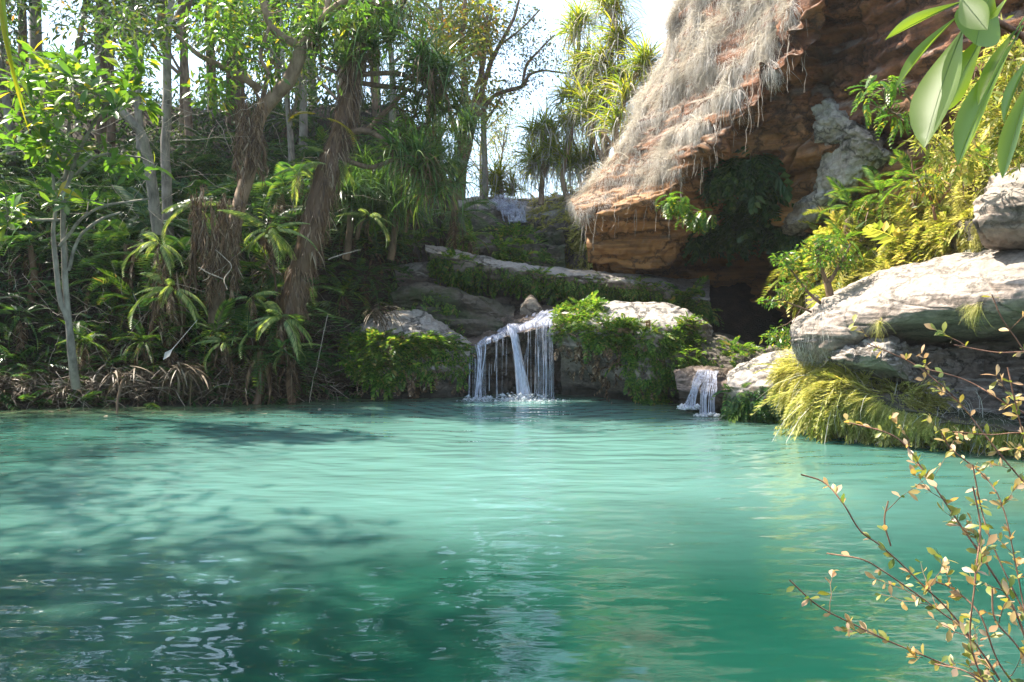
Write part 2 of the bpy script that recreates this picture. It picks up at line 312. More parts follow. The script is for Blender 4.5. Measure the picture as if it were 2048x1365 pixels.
def watermat():
    m, t, out = mat('pool_water'); geo = N(t, 'NewGeometry'); pos = geo.outputs['Position']
    at = N(t, 'Attribute', _attribute_name='body')
    nb = N(t, 'TexNoise', Vector=pos, Scale=0.5, Detail=3.0)
    body = N(t, 'HueSaturation', Color=at.outputs['Color'], Value=N(t, 'MapRange', Value=nb.outputs[0], i1=0.3, i2=0.7, i3=0.85, i4=1.12).outputs[0])
    # ripples running out from the waterfall, finer far away, plus a slow swell close by
    sub = N(t, 'VectorMath', _operation='SUBTRACT', i0=pos, i1=(0.2, 17.0, 0.0))
    ln = N(t, 'VectorMath', _operation='LENGTH', i0=sub.outputs[0])
    warp = N(t, 'TexNoise', Vector=pos, Scale=0.35, Detail=2.0)
    rr = N(t, 'Math', _operation='ADD', i0=ln.outputs['Value'], i1=N(t, 'Math', _operation='MULTIPLY', i0=warp.outputs[0], i1=2.6).outputs[0])
    w1 = N(t, 'Math', _operation='SINE', i0=N(t, 'Math', _operation='MULTIPLY', i0=rr.outputs[0], i1=13.0).outputs[0])
    w2 = N(t, 'Math', _operation='SINE', i0=N(t, 'Math', _operation='MULTIPLY', i0=rr.outputs[0], i1=31.0).outputs[0])
    am = N(t, 'TexNoise', Vector=pos, Scale=0.8, Detail=2.0)
    mp = N(t, 'Mapping', Vector=pos, Scale=(0.8, 1.9, 1.0))
    nn = N(t, 'TexNoise', Vector=mp.outputs[0], Scale=1.6, Detail=2.0, Roughness=0.45)
    n3 = N(t, 'TexNoise', Vector=mp.outputs[0], Scale=7.0, Detail=2.0, Roughness=0.5)
    def mul(a, b): return N(t, 'Math', _operation='MULTIPLY', i0=a, i1=b).outputs[0]
    def add(a, b): return N(t, 'Math', _operation='ADD', i0=a, i1=b).outputs[0]
    h = mul(N(t, 'MapRange', Value=N(t, 'SeparateXYZ', i0=pos).outputs[1], i1=5.0, i2=11.0, i3=0.12, i4=1.0).outputs[0], add(mul(mul(w1.outputs[0], am.outputs[0]), 0.0065), mul(mul(w2.outputs[0], am.outputs[0]), 0.0012)))
    h = add(h, add(mul(nn.outputs[0], 0.032), mul(n3.outputs[0], 0.0012)))
    bp = N(t, 'Bump', Strength=1.0, Distance=1.0, Height=h)
    pb = N(t, 'BsdfPrincipled', Base__Color=body.outputs[0], Roughness=0.02, IOR=1.42, Normal=bp.outputs[0])
    pb.subsurface_method = 'BURLEY'; pb.inputs['Subsurface Weight'].default_value = 1.0; pb.inputs['Subsurface Radius'].default_value = (0.5, 1.0, 0.9); pb.inputs['Subsurface Scale'].default_value = 0.45
    t.links.new(pb.outputs[0], out.inputs[0]); return m
M['water'] = watermat()
def fallmat(name, alpha, col=(0.78, 0.8, 0.9)):
    m, t, out = mat(name); geo = N(t, 'NewGeometry')
    mp = N(t, 'Mapping', Vector=geo.outputs['Position'], Scale=(22, 22, 1.6))
    nz = N(t, 'TexNoise', Vector=mp.outputs[0], Scale=1.0, Detail=4.0, Roughness=0.6)
    a = N(t, 'MapRange', Value=nz.outputs[0], i1=0.35, i2=0.65, i3=alpha * 0.45, i4=min(1, alpha * 1.4))
    pb = N(t, 'BsdfPrincipled', Base__Color=col, Roughness=0.25, IOR=1.33)
    tr = N(t, 'BsdfTransparent'); tl = N(t, 'BsdfTranslucent', Color=col)
    m1 = N(t, 'MixShader', i0=0.4, i1=pb.outputs[0], i2=tl.outputs[0])
    mx = N(t, 'MixShader', i0=a.outputs[0], i1=tr.outputs[0], i2=m1.outputs[0]); t.links.new(mx.outputs[0], out.inputs[0]); return m
M['fall'] = fallmat('falling_water', 0.8); M['fall_thin'] = fallmat('thin_water', 0.4)
M['foam'] = fallmat('foam', 0.9, (0.85, 0.88, 0.92))

# ------------------------------------------------------------------ ground and pool
POOL = np.array([(-9.5, 15.2), (-7.9, 15.6), (-6, 15.7), (-4.4, 16.4), (-2.8, 17.4), (-1, 18.2), (1, 18.4), (3.0, 18.0), (3.8, 15.6), (4.6, 14.6), (6.2, 13.6), (7.6, 11.3), (7.0, 8), (4.8, 5.5), (3.4, 3.8), (0, 3.1), (-4, 2.4), (-8, 3.6), (-9.4, 8), (-10.2, 12.5), (-10.4, 14.6)])
def pool_sd(x, y):
    x = np.asarray(x, float); y = np.asarray(y, float); d = np.full(x.shape, 1e9); ins = np.zeros(x.shape, bool)
    for i in range(len(POOL)):
        a = POOL[i]; b = POOL[(i + 1) % len(POOL)]; e = b - a
        t = np.clip(((x - a[0]) * e[0] + (y - a[1]) * e[1]) / (e @ e), 0, 1)
        d = np.minimum(d, np.hypot(x - a[0] - t * e[0], y - a[1] - t * e[1]))
        c = (a[1] > y) != (b[1] > y)
        xi = a[0] + (y - a[1]) / (e[1] if abs(e[1]) > 1e-9 else 1e-9) * e[0]; ins ^= c & (x < xi)
    return np.where(ins, -d, d)
def ground_z(x, y):
    x = np.asarray(x, float); y = np.asarray(y, float); sd = pool_sd(x, y)
    left = smooth(-x, 1.0, 4.5)
    zl = 0.3 + 3.4 * smooth(y, 15.2, 19.5) + 5.6 * smooth(y, 18.5, 31) + 3.0 * smooth(-x, 12, 22) * smooth(y, 2, 12)
    zc = 0.2 + 1.9 * smooth(y, 18.5, 24) + 2.9 * smooth(y, 26.8, 28.6)
    right = smooth(x, 3.0, 5.0)
    zr = 0.5 + 4.6 * smooth(y, 20, 27) + 3.5 * smooth(x, 9, 13) * smooth(y, 4, 9)
    h = zc * (1 - left) * (1 - right) + zl * left + zr * right
    h = h * smooth(y, 8, 15) + (0.45 + 0.5 * smooth(np.abs(x), 8, 14)) * (1 - smooth(y, 8, 15)) + zr * 0
    far = smooth(np.hypot(x, y - 15), 40, 120); h = h * (1 - far) + 6.0 * far
    p = np.stack([x, y, np.zeros_like(x)], -1)
    nz = fbm(p * 0.7, 4, 5) * 0.22 * (1 + 3 * far)
    out = 0.28 * smooth(sd, 0, 0.5) + (h - 0.2) * smooth(sd, 0.2, 3.0) + nz * smooth(sd, 0.0, 1.5)
    inn = -np.minimum(1.8, -sd * 0.9)
    return np.where(sd > 0, out - 0.02, inn - 0.02)
def grid_axis(lo, hi, fine_lo, fine_hi, step):
    mid = np.arange(fine_lo, fine_hi, step); k = np.linspace(0, 1, 24)[1:] ** 2.2
    return np.concatenate([(fine_lo - (fine_lo - lo) * k)[::-1], mid, fine_hi + (hi - fine_hi) * k])
gx = grid_axis(-900, 900, -20, 16, 0.2); gy = grid_axis(-600, 1500, -2, 36, 0.2)
X, Yg = np.meshgrid(gx, gy); Z = ground_z(X, Yg)
def gridmesh(Pg):
    nv, nu = Pg.shape[:2]; i = np.arange(nv - 1)[:, None] * nu; j = np.arange(nu - 1)[None]
    return Pg.reshape(-1, 3), np.stack([i + j, i + j + 1, i + nu + j + 1, i + nu + j], -1).reshape(-1, 4)
g = G().add(*gridmesh(np.stack([X, Yg, Z], -1))); og = g.build('ground', M['soil']); tag(og, kind='structure', label='dark soil and rock ground around the pool')
wx = np.arange(-14, 9, 0.15); wy = np.arange(2.0, 19, 0.15); WX, WY = np.meshgrid(wx, wy)
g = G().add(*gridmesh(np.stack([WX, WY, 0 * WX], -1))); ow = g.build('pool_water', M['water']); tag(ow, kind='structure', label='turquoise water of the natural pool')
sdw = pool_sd(WX, WY)
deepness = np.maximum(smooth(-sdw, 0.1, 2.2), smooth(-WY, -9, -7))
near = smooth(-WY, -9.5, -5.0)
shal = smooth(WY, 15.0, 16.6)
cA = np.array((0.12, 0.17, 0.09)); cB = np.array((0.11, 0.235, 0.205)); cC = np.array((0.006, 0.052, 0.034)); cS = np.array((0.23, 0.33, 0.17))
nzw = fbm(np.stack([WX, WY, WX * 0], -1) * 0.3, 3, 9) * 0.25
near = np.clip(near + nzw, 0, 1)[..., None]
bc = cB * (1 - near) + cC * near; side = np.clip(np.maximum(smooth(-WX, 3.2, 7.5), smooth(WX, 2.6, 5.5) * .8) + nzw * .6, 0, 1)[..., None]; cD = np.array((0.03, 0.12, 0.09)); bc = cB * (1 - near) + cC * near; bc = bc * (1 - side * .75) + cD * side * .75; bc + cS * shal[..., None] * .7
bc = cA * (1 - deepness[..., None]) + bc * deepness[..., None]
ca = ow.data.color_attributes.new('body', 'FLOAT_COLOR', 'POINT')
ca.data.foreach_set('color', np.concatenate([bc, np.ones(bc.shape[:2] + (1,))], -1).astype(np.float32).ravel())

# ------------------------------------------------------------------ rocks: lofts through measured points
def loft(rows, nu, nv, amp=0.08, freq=1.2, seed=0, strata=0.5, vamp=None):
    T = np.array([P(*np.array(r, float).T) for r in rows])           # rows x cols x 3
    A = catmull(T, nv); A = np.swapaxes(catmull(np.swapaxes(A, 0, 1), nu), 0, 1)
    du = np.gradient(A, axis=1); dv = np.gradient(A, axis=0); n = nrm(np.cross(du, dv))
    if (n * (CAM - A)).sum() < 0: n = -n
    d = fbm(A * freq, 5, seed, 0.52)
    st = fbm(A * np.array((0.3, 0.3, 3.2)) * freq, 4, seed + 40, 0.55)
    fine = np.abs(fbm(A * freq * np.array((2.5, 2.5, 5)), 4, seed + 80)) 
    ridge = np.exp(-(fbm(A * freq * 0.9, 3, seed + 120) / 0.05) ** 2) + 0.6 * np.exp(-(fbm(A * freq * np.array((0.5, 0.5, 2.4)), 3, seed + 160) / 0.06) ** 2)
    q = np.floor(st * 3) / 3 + smooth((st * 3) % 1, 0.7, 1.0) / 3            # bedding steps
    dd = amp * (d * (1 - strata) + (0.5 * st + 0.6 * q) * strata * 1.3 - 0.35 * fine - 0.45 * ridge)
    if vamp is not None: dd = dd * np.interp(np.linspace(0, 1, nv), *vamp)[:, None]
    return A + n * dd[..., None], n
def loft_geo(A): return gridmesh(A)
def sample(A, n, mask=None):
    """random points and outward normals on a loft; mask(u, v) weights"""
    nv, nu = A.shape[:2]; a = A[:-1, :-1]; b = A[:-1, 1:]; c = A[1:, :-1]
    cr = np.cross(b - a, c - a); ar = np.linalg.norm(cr, axis=-1); nn = nrm(cr)
    if (nn * (CAM - a)).sum() < 0: nn = -nn
    V, U = np.meshgrid(np.linspace(0, 1, nv - 1), np.linspace(0, 1, nu - 1), indexing='ij')
    w = ar * (np.clip(mask(U, V), 0, None) if mask else 1); w = w.ravel() / w.sum()
    i = rng.choice(w.size, n, p=w); fa, fb = R(0, 1, n)[:, None], R(0, 1, n)[:, None]
    p = a.reshape(-1, 3)[i] + fa * (b - a).reshape(-1, 3)[i] + fb * (c - a).reshape(-1, 3)[i]
    return p, nn.reshape(-1, 3)[i], U.ravel()[i], V.ravel()[i]
def rock(name, label, rows, m, nu=90, nv=60, amp=0.08, freq=1.3, seed=0, strata=0.5, cat='rock', group=None, vamp=None):
    A, n = loft(rows, nu, nv, amp, freq, seed, strata, vamp)
    ob = solo(name, G().add(*loft_geo(A)), M[m], label, cat, group); return ob, A
def blocks(shape, top, base_pts):
    return None

# -- great overhanging cliff
BACK = lambda r, dY, dpy=0: [(a, b + dpy, c + dY) for a, b, c in r]
sil = [(1140, 398, 20.8), (1200, 352, 20.6), (1250, 290, 20.4), (1290, 200, 20), (1330, 115, 19.5), (1372, 5, 19), (1400, -110, 18.5), (1450, -260, 18), (1600, -450, 17), (1850, -560, 15), (2150, -620, 13), (2600, -700, 11)]
mid = [(1150, 415, 20.0), (1230, 380, 19.4), (1295, 330, 18.8), (1340, 260, 18.3), (1385, 190, 17.7), (1440, 100, 17), (1500, 0, 16.4), (1530, -120, 15.8), (1650, -340, 14.5), (1830, -440, 13), (2100, -480, 11.3), (2500, -500, 9.6)]
rim = [(1160, 440, 19.6), (1262, 410, 18.6), (1335, 376, 17.7), (1385, 325, 17.1), (1435, 272, 16.5), (1485, 218, 16), (1545, 158, 15.2), (1608, 80, 14.4), (1690, -150, 13.3), (1850, -290, 12), (2100, -330, 10.5), (2500, -350, 9)]
rim2 = [(1166, 452, 19.9), (1268, 425, 19.1), (1345, 396, 18.3), (1398, 348, 17.7), (1448, 296, 17.1), (1500, 245, 16.6), (1562, 190, 15.9), (1628, 110, 15.1), (1700, -50, 14), (1850, -190, 12.6), (2100, -230, 11), (2500, -250, 9.6)]
un1 = [(1172, 475, 20.2), (1285, 455, 19.8), (1365, 432, 19.2), (1425, 395, 18.4), (1485, 345, 17.7), (1545, 305, 17.0), (1605, 272, 16.2), (1665, 232, 15.4), (1725, 180, 14.5), (1850, 120, 13.0), (2100, 60, 11.4), (2500, 0, 9.8)]
un2 = [(1178, 535, 20.6), (1265, 548, 20.4), (1340, 525, 20.1), (1405, 490, 19.7), (1465, 455, 19.1), (1525, 440, 18.3), (1600, 425, 17.3), (1680, 412, 16.3), (1760, 392, 15.1), (1880, 362, 13.5), (2100, 330, 11.8), (2500, 300, 10.2)]
un3 = [(1190, 560, 22.2), (1280, 558, 22), (1350, 540, 21.8), (1418, 508, 21.3), (1480, 480, 20.8), (1545, 470, 20), (1620, 462, 19), (1700, 450, 17.9), (1780, 430, 16.5), (1900, 400, 14.8), (2100, 370, 13), (2500, 340, 11.4)]
cav = [(1200, 620, 24), (1290, 610, 24), (1360, 600, 24), (1430, 585, 23.5), (1500, 570, 23), (1580, 560, 22), (1660, 540, 20.5), (1740, 520, 19), (1820, 500, 17), (1920, 480, 15.5), (2100, 450, 13.5), (2500, 420, 12)]
flo = [(a, 610 + 1.5 / c * F, c - 0.5) for a, b, c in cav]
rows = [BACK(sil, 14, 60), BACK(sil, 4, 8), sil, mid, rim, rim2, un1, un2, un3, cav, flo]
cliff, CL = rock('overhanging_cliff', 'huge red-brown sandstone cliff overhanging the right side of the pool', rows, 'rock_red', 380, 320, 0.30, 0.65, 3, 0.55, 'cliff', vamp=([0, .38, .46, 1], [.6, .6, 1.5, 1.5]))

# -- stepped ledges round the waterfall
ob, LB = rock('boulder', 'pale-topped boulder just left of the main waterfall, front hidden by ferns',
    [[(690, 680, 19), (760, 650, 19), (830, 640, 19), (900, 660, 19), (950, 690, 19)],
     [(700, 672, 18), (748, 632, 18), (820, 618, 18), (872, 628, 18), (945, 686, 18)],
     [(690, 705, 17.1), (745, 664, 17.1), (820, 650, 17.1), (880, 666, 17.1), (942, 698, 17.1)],
     [(700, 740, 16.6), (750, 720, 16.5), (820, 710, 16.5), (880, 715, 16.6), (938, 725, 16.9)],
     [(720, 775, 16.7), (760, 772, 16.6), (820, 770, 16.6), (880, 770, 16.8), (930, 780, 17.1)],
     [(720, 830, 17.4), (760, 830, 17.4), (820, 830, 17.4), (880, 830, 17.4), (930, 830, 17.4)]], 'rock_grey', 110, 90, 0.10, 1.6, 5)
ob, FB = rock('waterfall_ledge', 'dark wet rock ledge the main waterfall pours over', 
    [[(900, 640, 20.5), (960, 630, 20.5), (1020, 618, 20.5), (1080, 606, 20.5), (1150, 604, 20.5)],
     [(905, 668, 18.6), (960, 660, 18.6), (1020, 640, 18.8), (1080, 622, 19), (1150, 612, 19)],
     [(915, 700, 17.4), (965, 690, 17.3), (1015, 668, 17.3), (1060, 655, 17.2), (1130, 642, 17.3)],
     [(915, 716, 17.4), (965, 706, 17.3), (1015, 690, 17.3), (1060, 680, 17.3), (1130, 668, 17.4)],
     [(920, 750, 18.0), (965, 750, 17.8), (1015, 740, 17.8), (1060, 735, 17.8), (1130, 730, 18)],
     [(920, 830, 18.1), (965, 830, 18), (1015, 830, 18), (1060, 830, 18), (1130, 830, 18)]], 'rock_wet', 120, 90, 0.11, 2.0, 8, 0.6)
ob, RB = rock('fern_ledge', 'broad grey ledge right of the main waterfall with ferns spilling down its front',
    [[(1100, 640, 19.2), (1180, 620, 19.2), (1250, 612, 19.2), (1320, 612, 19), (1380, 630, 18.6), (1420, 670, 18)],
     [(1105, 632, 18.0), (1180, 614, 18), (1240, 608, 18), (1320, 605, 17.9), (1385, 625, 17.6), (1420, 668, 17.4)],
     [(1108, 650, 16.9), (1180, 640, 16.7), (1250, 642, 16.7), (1320, 640, 16.6), (1385, 655, 16.6), (1420, 680, 16.8)],
     [(1112, 690, 16.6), (1180, 685, 16.2), (1250, 690, 16), (1320, 695, 16), (1385, 700, 16.3), (1415, 710, 16.6)],
     [(1118, 725, 17.0), (1180, 735, 16.6), (1245, 760, 16.1), (1310, 775, 16), (1350, 770, 16.4), (1410, 760, 16.8)],
     [(1125, 830, 17.9), (1180, 830, 17.8), (1245, 815, 16.9), (1310, 825, 16.3), (1345, 825, 16.6), (1400, 800, 17)]], 'rock_grey', 130, 90, 0.11, 1.6, 12)
ob, SB = rock('low_shelf', 'low mossy shelf between the fern ledge and the small right-hand cascade',
    [[(1330, 690, 18.6), (1400, 668, 18.6), (1460, 668, 18.4), (1520, 690, 18), (1560, 700, 17.5)],
     [(1330, 690, 17.2), (1400, 676, 17.2), (1455, 680, 17), (1510, 692, 16.8), (1560, 705, 16.4)],
     [(1330, 720, 16.0), (1400, 705, 16), (1455, 712, 15.9), (1510, 720, 15.6), (1560, 725, 15.2)],
     [(1335, 760, 16.0), (1400, 745, 15.9), (1455, 750, 15.7), (1510, 760, 15.4), (1560, 760, 15.0)],
     [(1335, 850, 16.4), (1400, 850, 16.2), (1455, 850, 15.9), (1510, 850, 15.6), (1560, 850, 15.2)]], 'rock_mossy', 110, 70, 0.14, 1.8, 15)
ob, CB = rock('cascade_rock', 'brown wet sloping rock under the small cascade on the right',
    [[(1345, 740, 16.0), (1390, 733, 16), (1430, 735, 16), (1470, 742, 15.8)],
     [(1348, 745, 15.3), (1390, 737, 15.2), (1430, 738, 15.2), (1465, 745, 15.1)],
     [(1352, 770, 14.9), (1385, 765, 14.8), (1430, 760, 14.7), (1462, 765, 14.7)],
     [(1358, 800, 14.9), (1385, 800, 14.8), (1430, 795, 14.5), (1458, 800, 14.5)],
     [(1360, 850, 15.2), (1385, 850, 15.1), (1430, 855, 14.8), (1458, 855, 14.8)]], 'rock_wet', 80, 70, 0.08, 2.5, 18)
ob, GB = rock('dappled_boulder', 'grey boulder in dappled shade between small cascade and yellow grass bank',
    [[(1440, 745, 15.5), (1490, 722, 15.5), (1550, 706, 15.2), (1620, 695, 14.8), (1700, 690, 14.5)],
     [(1450, 748, 14.6), (1490, 726, 14.6), (1550, 708, 14.4), (1620, 696, 14.1), (1700, 690, 13.6)],
     [(1452, 775, 13.9), (1490, 760, 13.8), (1550, 745, 13.6), (1620, 735, 13.2), (1700, 735, 12.7)],
     [(1458, 815, 13.9), (1490, 810, 13.7), (1550, 805, 13.4), (1620, 800, 13), (1700, 805, 12.4)],
     [(1465, 870, 14.4), (1490, 875, 14.2), (1550, 885, 13.9), (1620, 890, 13.4), (1700, 900, 12.9)]], 'rock_grey', 110, 70, 0.12, 1.4, 21)
ob, UB = rock('upper_ledge', 'long upper rock lip above the waterfall with ferns hanging below it',
    [[(840, 500, 22), (940, 510, 22), (1040, 530, 22), (1140, 540, 22), (1250, 545, 22), (1420, 560, 22)],
     [(850, 486, 20.6), (940, 506, 20.6), (1040, 528, 20.4), (1140, 540, 20.3), (1250, 552, 20), (1420, 590, 19.6)],
     [(852, 496, 19.9), (940, 518, 19.9), (1040, 537, 19.8), (1140, 550, 19.7), (1250, 560, 19.4), (1420, 600, 19)],
     [(860, 525, 20.0), (940, 545, 20.0), (1040, 560, 19.9), (1140, 575, 19.8), (1250, 580, 19.4), (1420, 620, 19)],
     [(860, 600, 21.0), (940, 600, 21.0), (1040, 605, 21), (1140, 610, 20.8), (1250, 620, 20.2), (1420, 640, 19.6)],
     [(860, 680, 21.2), (940, 680, 21.2), (1040, 680, 21.2), (1140, 680, 21), (1250, 690, 20.4), (1420, 690, 19.8)]], 'rock_grey', 170, 80, 0.10, 1.5, 24)
ob, HB = rock('stepped_slabs', 'mossy brown rock slabs stepping down to the left of the waterfall lip',
    [[(770, 600, 20.6), (840, 570, 20.6), (900, 580, 20.6), (970, 600, 20.6), (1030, 620, 20.6)],
     [(780, 590, 19.4), (840, 572, 19.4), (900, 584, 19.4), (970, 604, 19.4), (1030, 620, 19.4)],
     [(785, 600, 18.9), (840, 588, 18.9), (900, 598, 18.9), (970, 614, 18.9), (1030, 626, 18.9)],
     [(790, 625, 18.9), (840, 618, 18.9), (900, 622, 18.8), (970, 632, 18.7), (1030, 640, 18.6)],
     [(800, 640, 18.3), (850, 632, 18.2), (910, 640, 18.2), (970, 650, 18.1), (1020, 655, 18.1)],
     [(800, 720, 18.4), (850, 720, 18.3), (910, 720, 18.3), (970, 720, 18.1), (1020, 720, 18.1)]], 'rock_mossy', 110, 80, 0.12, 1.6, 27, 0.7)
ob, QB = rock('side_ledge', 'flat pinkish ledge in shade under the left palms',
    [[(780, 540, 22), (840, 530, 22), (900, 530, 22)], [(785, 534, 20.9), (840, 526, 20.9), (895, 530, 20.9)], [(790, 545, 20.3), (840, 540, 20.3), (893, 545, 20.3)],
     [(795, 575, 20.4), (840, 575, 20.4), (893, 578, 20.4)], [(795, 640, 20.8), (840, 640, 20.8), (893, 640, 20.8)]], 'rock_grey', 60, 50, 0.07, 2, 30)
ob, TB = rock('pale_stone', 'small pale triangular stone standing above the waterfall lip',
    [[(1040, 612, 18.9), (1062, 592, 18.9), (1084, 612, 18.9)], [(1042, 612, 18.6), (1062, 589, 18.75), (1082, 611, 18.6)], [(1040, 616, 18.35), (1062, 604, 18.4), (1084, 615, 18.35)],
     [(1040, 630, 18.4), (1062, 630, 18.35), (1084, 628, 18.4)]], 'rock_pale', 24, 24, 0.02, 4, 31)
ob, JB = rock('fern_steps', 'stepped rock rise below the upper cascade, overgrown on its right half',
    [[(900, 430, 27), (960, 410, 27), (1020, 415, 27), (1080, 430, 26), (1130, 420, 25.5)],
     [(905, 450, 24.6), (955, 432, 24.6), (1010, 445, 24.6), (1075, 465, 24), (1130, 440, 23.6)],
     [(905, 465, 23.8), (955, 452, 23.8), (1010, 458, 23.8), (1080, 485, 23.2), (1130, 470, 22.8)],
     [(905, 480, 23.5), (955, 480, 23.3), (1010, 480, 23), (1085, 510, 22.6), (1130, 500, 22.4)],
     [(905, 500, 22.8), (955, 505, 22.4), (1010, 510, 22.2), (1085, 530, 22), (1130, 530, 21.9)],
     [(905, 560, 22.4), (955, 560, 22.2), (1010, 560, 22), (1085, 570, 22), (1130, 570, 22)]], 'rock_mossy', 100, 90, 0.16, 1.5, 34, 0.8)
ob, KB = rock('cascade_crest', 'rock crest at the skyline where the upper cascade spills over',
    [[(900, 400, 30), (970, 395, 30), (1060, 398, 30), (1120, 390, 29), (1190, 395, 27)],
     [(905, 398, 27.2), (970, 394, 27), (1060, 398, 27), (1120, 392, 26), (1180, 392, 24)],
     [(910, 412, 26.5), (970, 402, 26.3), (1055, 404, 26.2), (1120, 402, 25), (1175, 405, 23.2)],
     [(915, 440, 26.0), (970, 430, 25.6), (1050, 440, 25.2), (1110, 450, 24), (1170, 455, 22.6)],
     [(915, 500, 25.5), (970, 490, 25.3), (1050, 500, 25), (1110, 540, 23.8), (1170, 560, 22.4)]], 'rock_grey', 100, 60, 0.14, 1.3, 37)

# -- right bank slab, its lower layer, the boulder above, the bank behind
ob, SL = rock('slab_outcrop', 'long sunlit white-topped rock slab jutting over the water at right',
    [[(1600, 660, 14), (1680, 590, 13.8), (1780, 552, 13.4), (1880, 524, 12.8), (2060, 480, 11.5), (2300, 440, 10)],
     [(1592, 640, 13), (1665, 585, 12.8), (1765, 550, 12.3), (1870, 522, 11.7), (2055, 484, 10.6), (2300, 440, 9.4)],
     [(1584, 655, 12.2), (1660, 612, 11.8), (1765, 580, 11.2), (1870, 552, 10.6), (2055, 530, 9.6), (2300, 500, 8.6)],
     [(1580, 680, 11.9), (1665, 650, 11.4), (1765, 628, 10.8), (1870, 612, 10.2), (2055, 590, 9.3), (2300, 560, 8.3)],
     [(1585, 705, 12.0), (1670, 700, 11.5), (1765, 668, 11.0), (1870, 650, 10.5), (2055, 640, 9.7), (2300, 620, 8.7)],
     [(1600, 720, 12.6), (1690, 720, 12.2), (1785, 690, 12.0), (1880, 680, 11.6), (2055, 668, 10.9), (2300, 650, 9.9)],
     [(1620, 730, 13.6), (1700, 730, 13.5), (1800, 710, 13.4), (1890, 700, 12.9), (2055, 690, 12.2), (2300, 680, 11)]], 'rock_slab', 240, 160, 0.09, 1.1, 50, 0.2)
ob, NL = rock('lower_slab', 'lower pointed rock layer tucked under the sunlit slab',
    [[(1640, 700, 13.2), (1720, 690, 13), (1800, 690, 12.5), (1900, 690, 12.2), (2060, 680, 11.8), (2300, 670, 10.9)],
     [(1650, 690, 11.9), (1715, 672, 11.5), (1790, 680, 11.2), (1870, 700, 11.9), (2060, 700, 12.2), (2300, 690, 11.1)],
     [(1655, 710, 11.4), (1720, 700, 10.9), (1790, 715, 10.7), (1860, 745, 11.9), (2060, 750, 12.3), (2300, 750, 11.2)],
     [(1665, 735, 11.5), (1725, 735, 11.0), (1800, 752, 10.8), (1860, 770, 11.9), (2060, 800, 12.2), (2300, 800, 11.1)],
     [(1680, 760, 12.1), (1740, 768, 11.8), (1810, 778, 11.8), (1890, 800, 11.8), (2060, 850, 12.4), (2300, 880, 11.3)],
     [(1690, 870, 12.9), (1750, 880, 12.6), (1820, 890, 12.4), (1900, 900, 12.1), (2060, 940, 11.6), (2300, 980, 10.5)]], 'rock_grey', 170, 110, 0.15, 1.5, 54, 0.35)
ob, YB = rock('grass_bank_rock', 'low rock bank at the waterline under the yellow grass on the right',
    [[(1570, 715, 13.4), (1650, 710, 12.8), (1740, 740, 12.2), (1840, 790, 11.8), (1960, 820, 11.4), (2100, 840, 11)],
     [(1570, 735, 12.8), (1650, 735, 12.0), (1740, 768, 11.4), (1840, 812, 11.0), (1960, 840, 10.6), (2100, 860, 10.2)],
     [(1575, 780, 12.7), (1655, 790, 11.9), (1750, 815, 11.2), (1850, 840, 10.8), (1960, 858, 10.4), (2100, 875, 10.0)],
     [(1580, 830, 13.0), (1660, 842, 12.3), (1755, 850, 11.8), (1860, 868, 11.5), (1960, 885, 11.1), (2100, 900, 10.7)],
     [(1580, 890, 13.4), (1660, 905, 12.8), (1755, 920, 12.4), (1860, 940, 12), (1960, 950, 11.6), (2100, 960, 11.2)]], 'rock_mossy', 120, 60, 0.12, 1.4, 58)
ob, RH = rock('grassy_bank', 'steep grass-covered bank rising behind the sunlit slab on the right',
    [[(1600, 560, 17.5), (1680, 450, 17.5), (1760, 400, 17), (1880, 340, 15.5), (2060, 260, 13.5), (2300, 180, 12)],
     [(1600, 600, 15.8), (1685, 460, 15.6), (1770, 410, 15), (1880, 355, 14), (2060, 270, 12.2), (2300, 190, 10.8)],
     [(1625, 620, 15.0), (1700, 500, 14.6), (1790, 450, 14), (1890, 400, 13), (2060, 330, 11.3), (2300, 260, 9.9)],
     [(1650, 640, 14.3), (1730, 550, 13.8), (1810, 500, 13.1), (1900, 460, 12.1), (2060, 420, 10.7), (2300, 370, 9.4)],
     [(1660, 660, 13.9), (1750, 600, 13.3), (1830, 550, 12.5), (1910, 520, 11.6), (2060, 490, 10.3), (2300, 460, 9.1)],
     [(1660, 760, 13.9), (1750, 700, 13.3), (1830, 650, 12.5), (1910, 620, 11.6), (2060, 590, 10.3), (2300, 560, 9.1)]], 'rock_mossy', 130, 90, 0.25, 0.9, 61)
ob, BB = rock('round_boulder', 'rounded pale boulder at the right edge above the slab',
    [[(1965, 430, 11.5), (2000, 380, 11.6), (2070, 340, 11.5), (2180, 330, 11), (2260, 400, 10.6)],
     [(1952, 410, 10.7), (1985, 355, 10.7), (2060, 335, 10.5), (2180, 325, 10.1), (2260, 395, 10)],
     [(1950, 430, 10.2), (1985, 400, 10), (2060, 380, 9.7), (2180, 380, 9.4), (2260, 420, 9.5)],
     [(1958, 465, 10.2), (1990, 460, 10.0), (2060, 450, 9.7), (2180, 450, 9.3), (2260, 460, 9.5)],
     [(1980, 500, 10.8), (2010, 510, 10.7), (2060, 520, 10.4), (2180, 520, 10.1), (2260, 500, 10)]], 'rock_slab', 90, 70, 0.09, 1.6, 66)
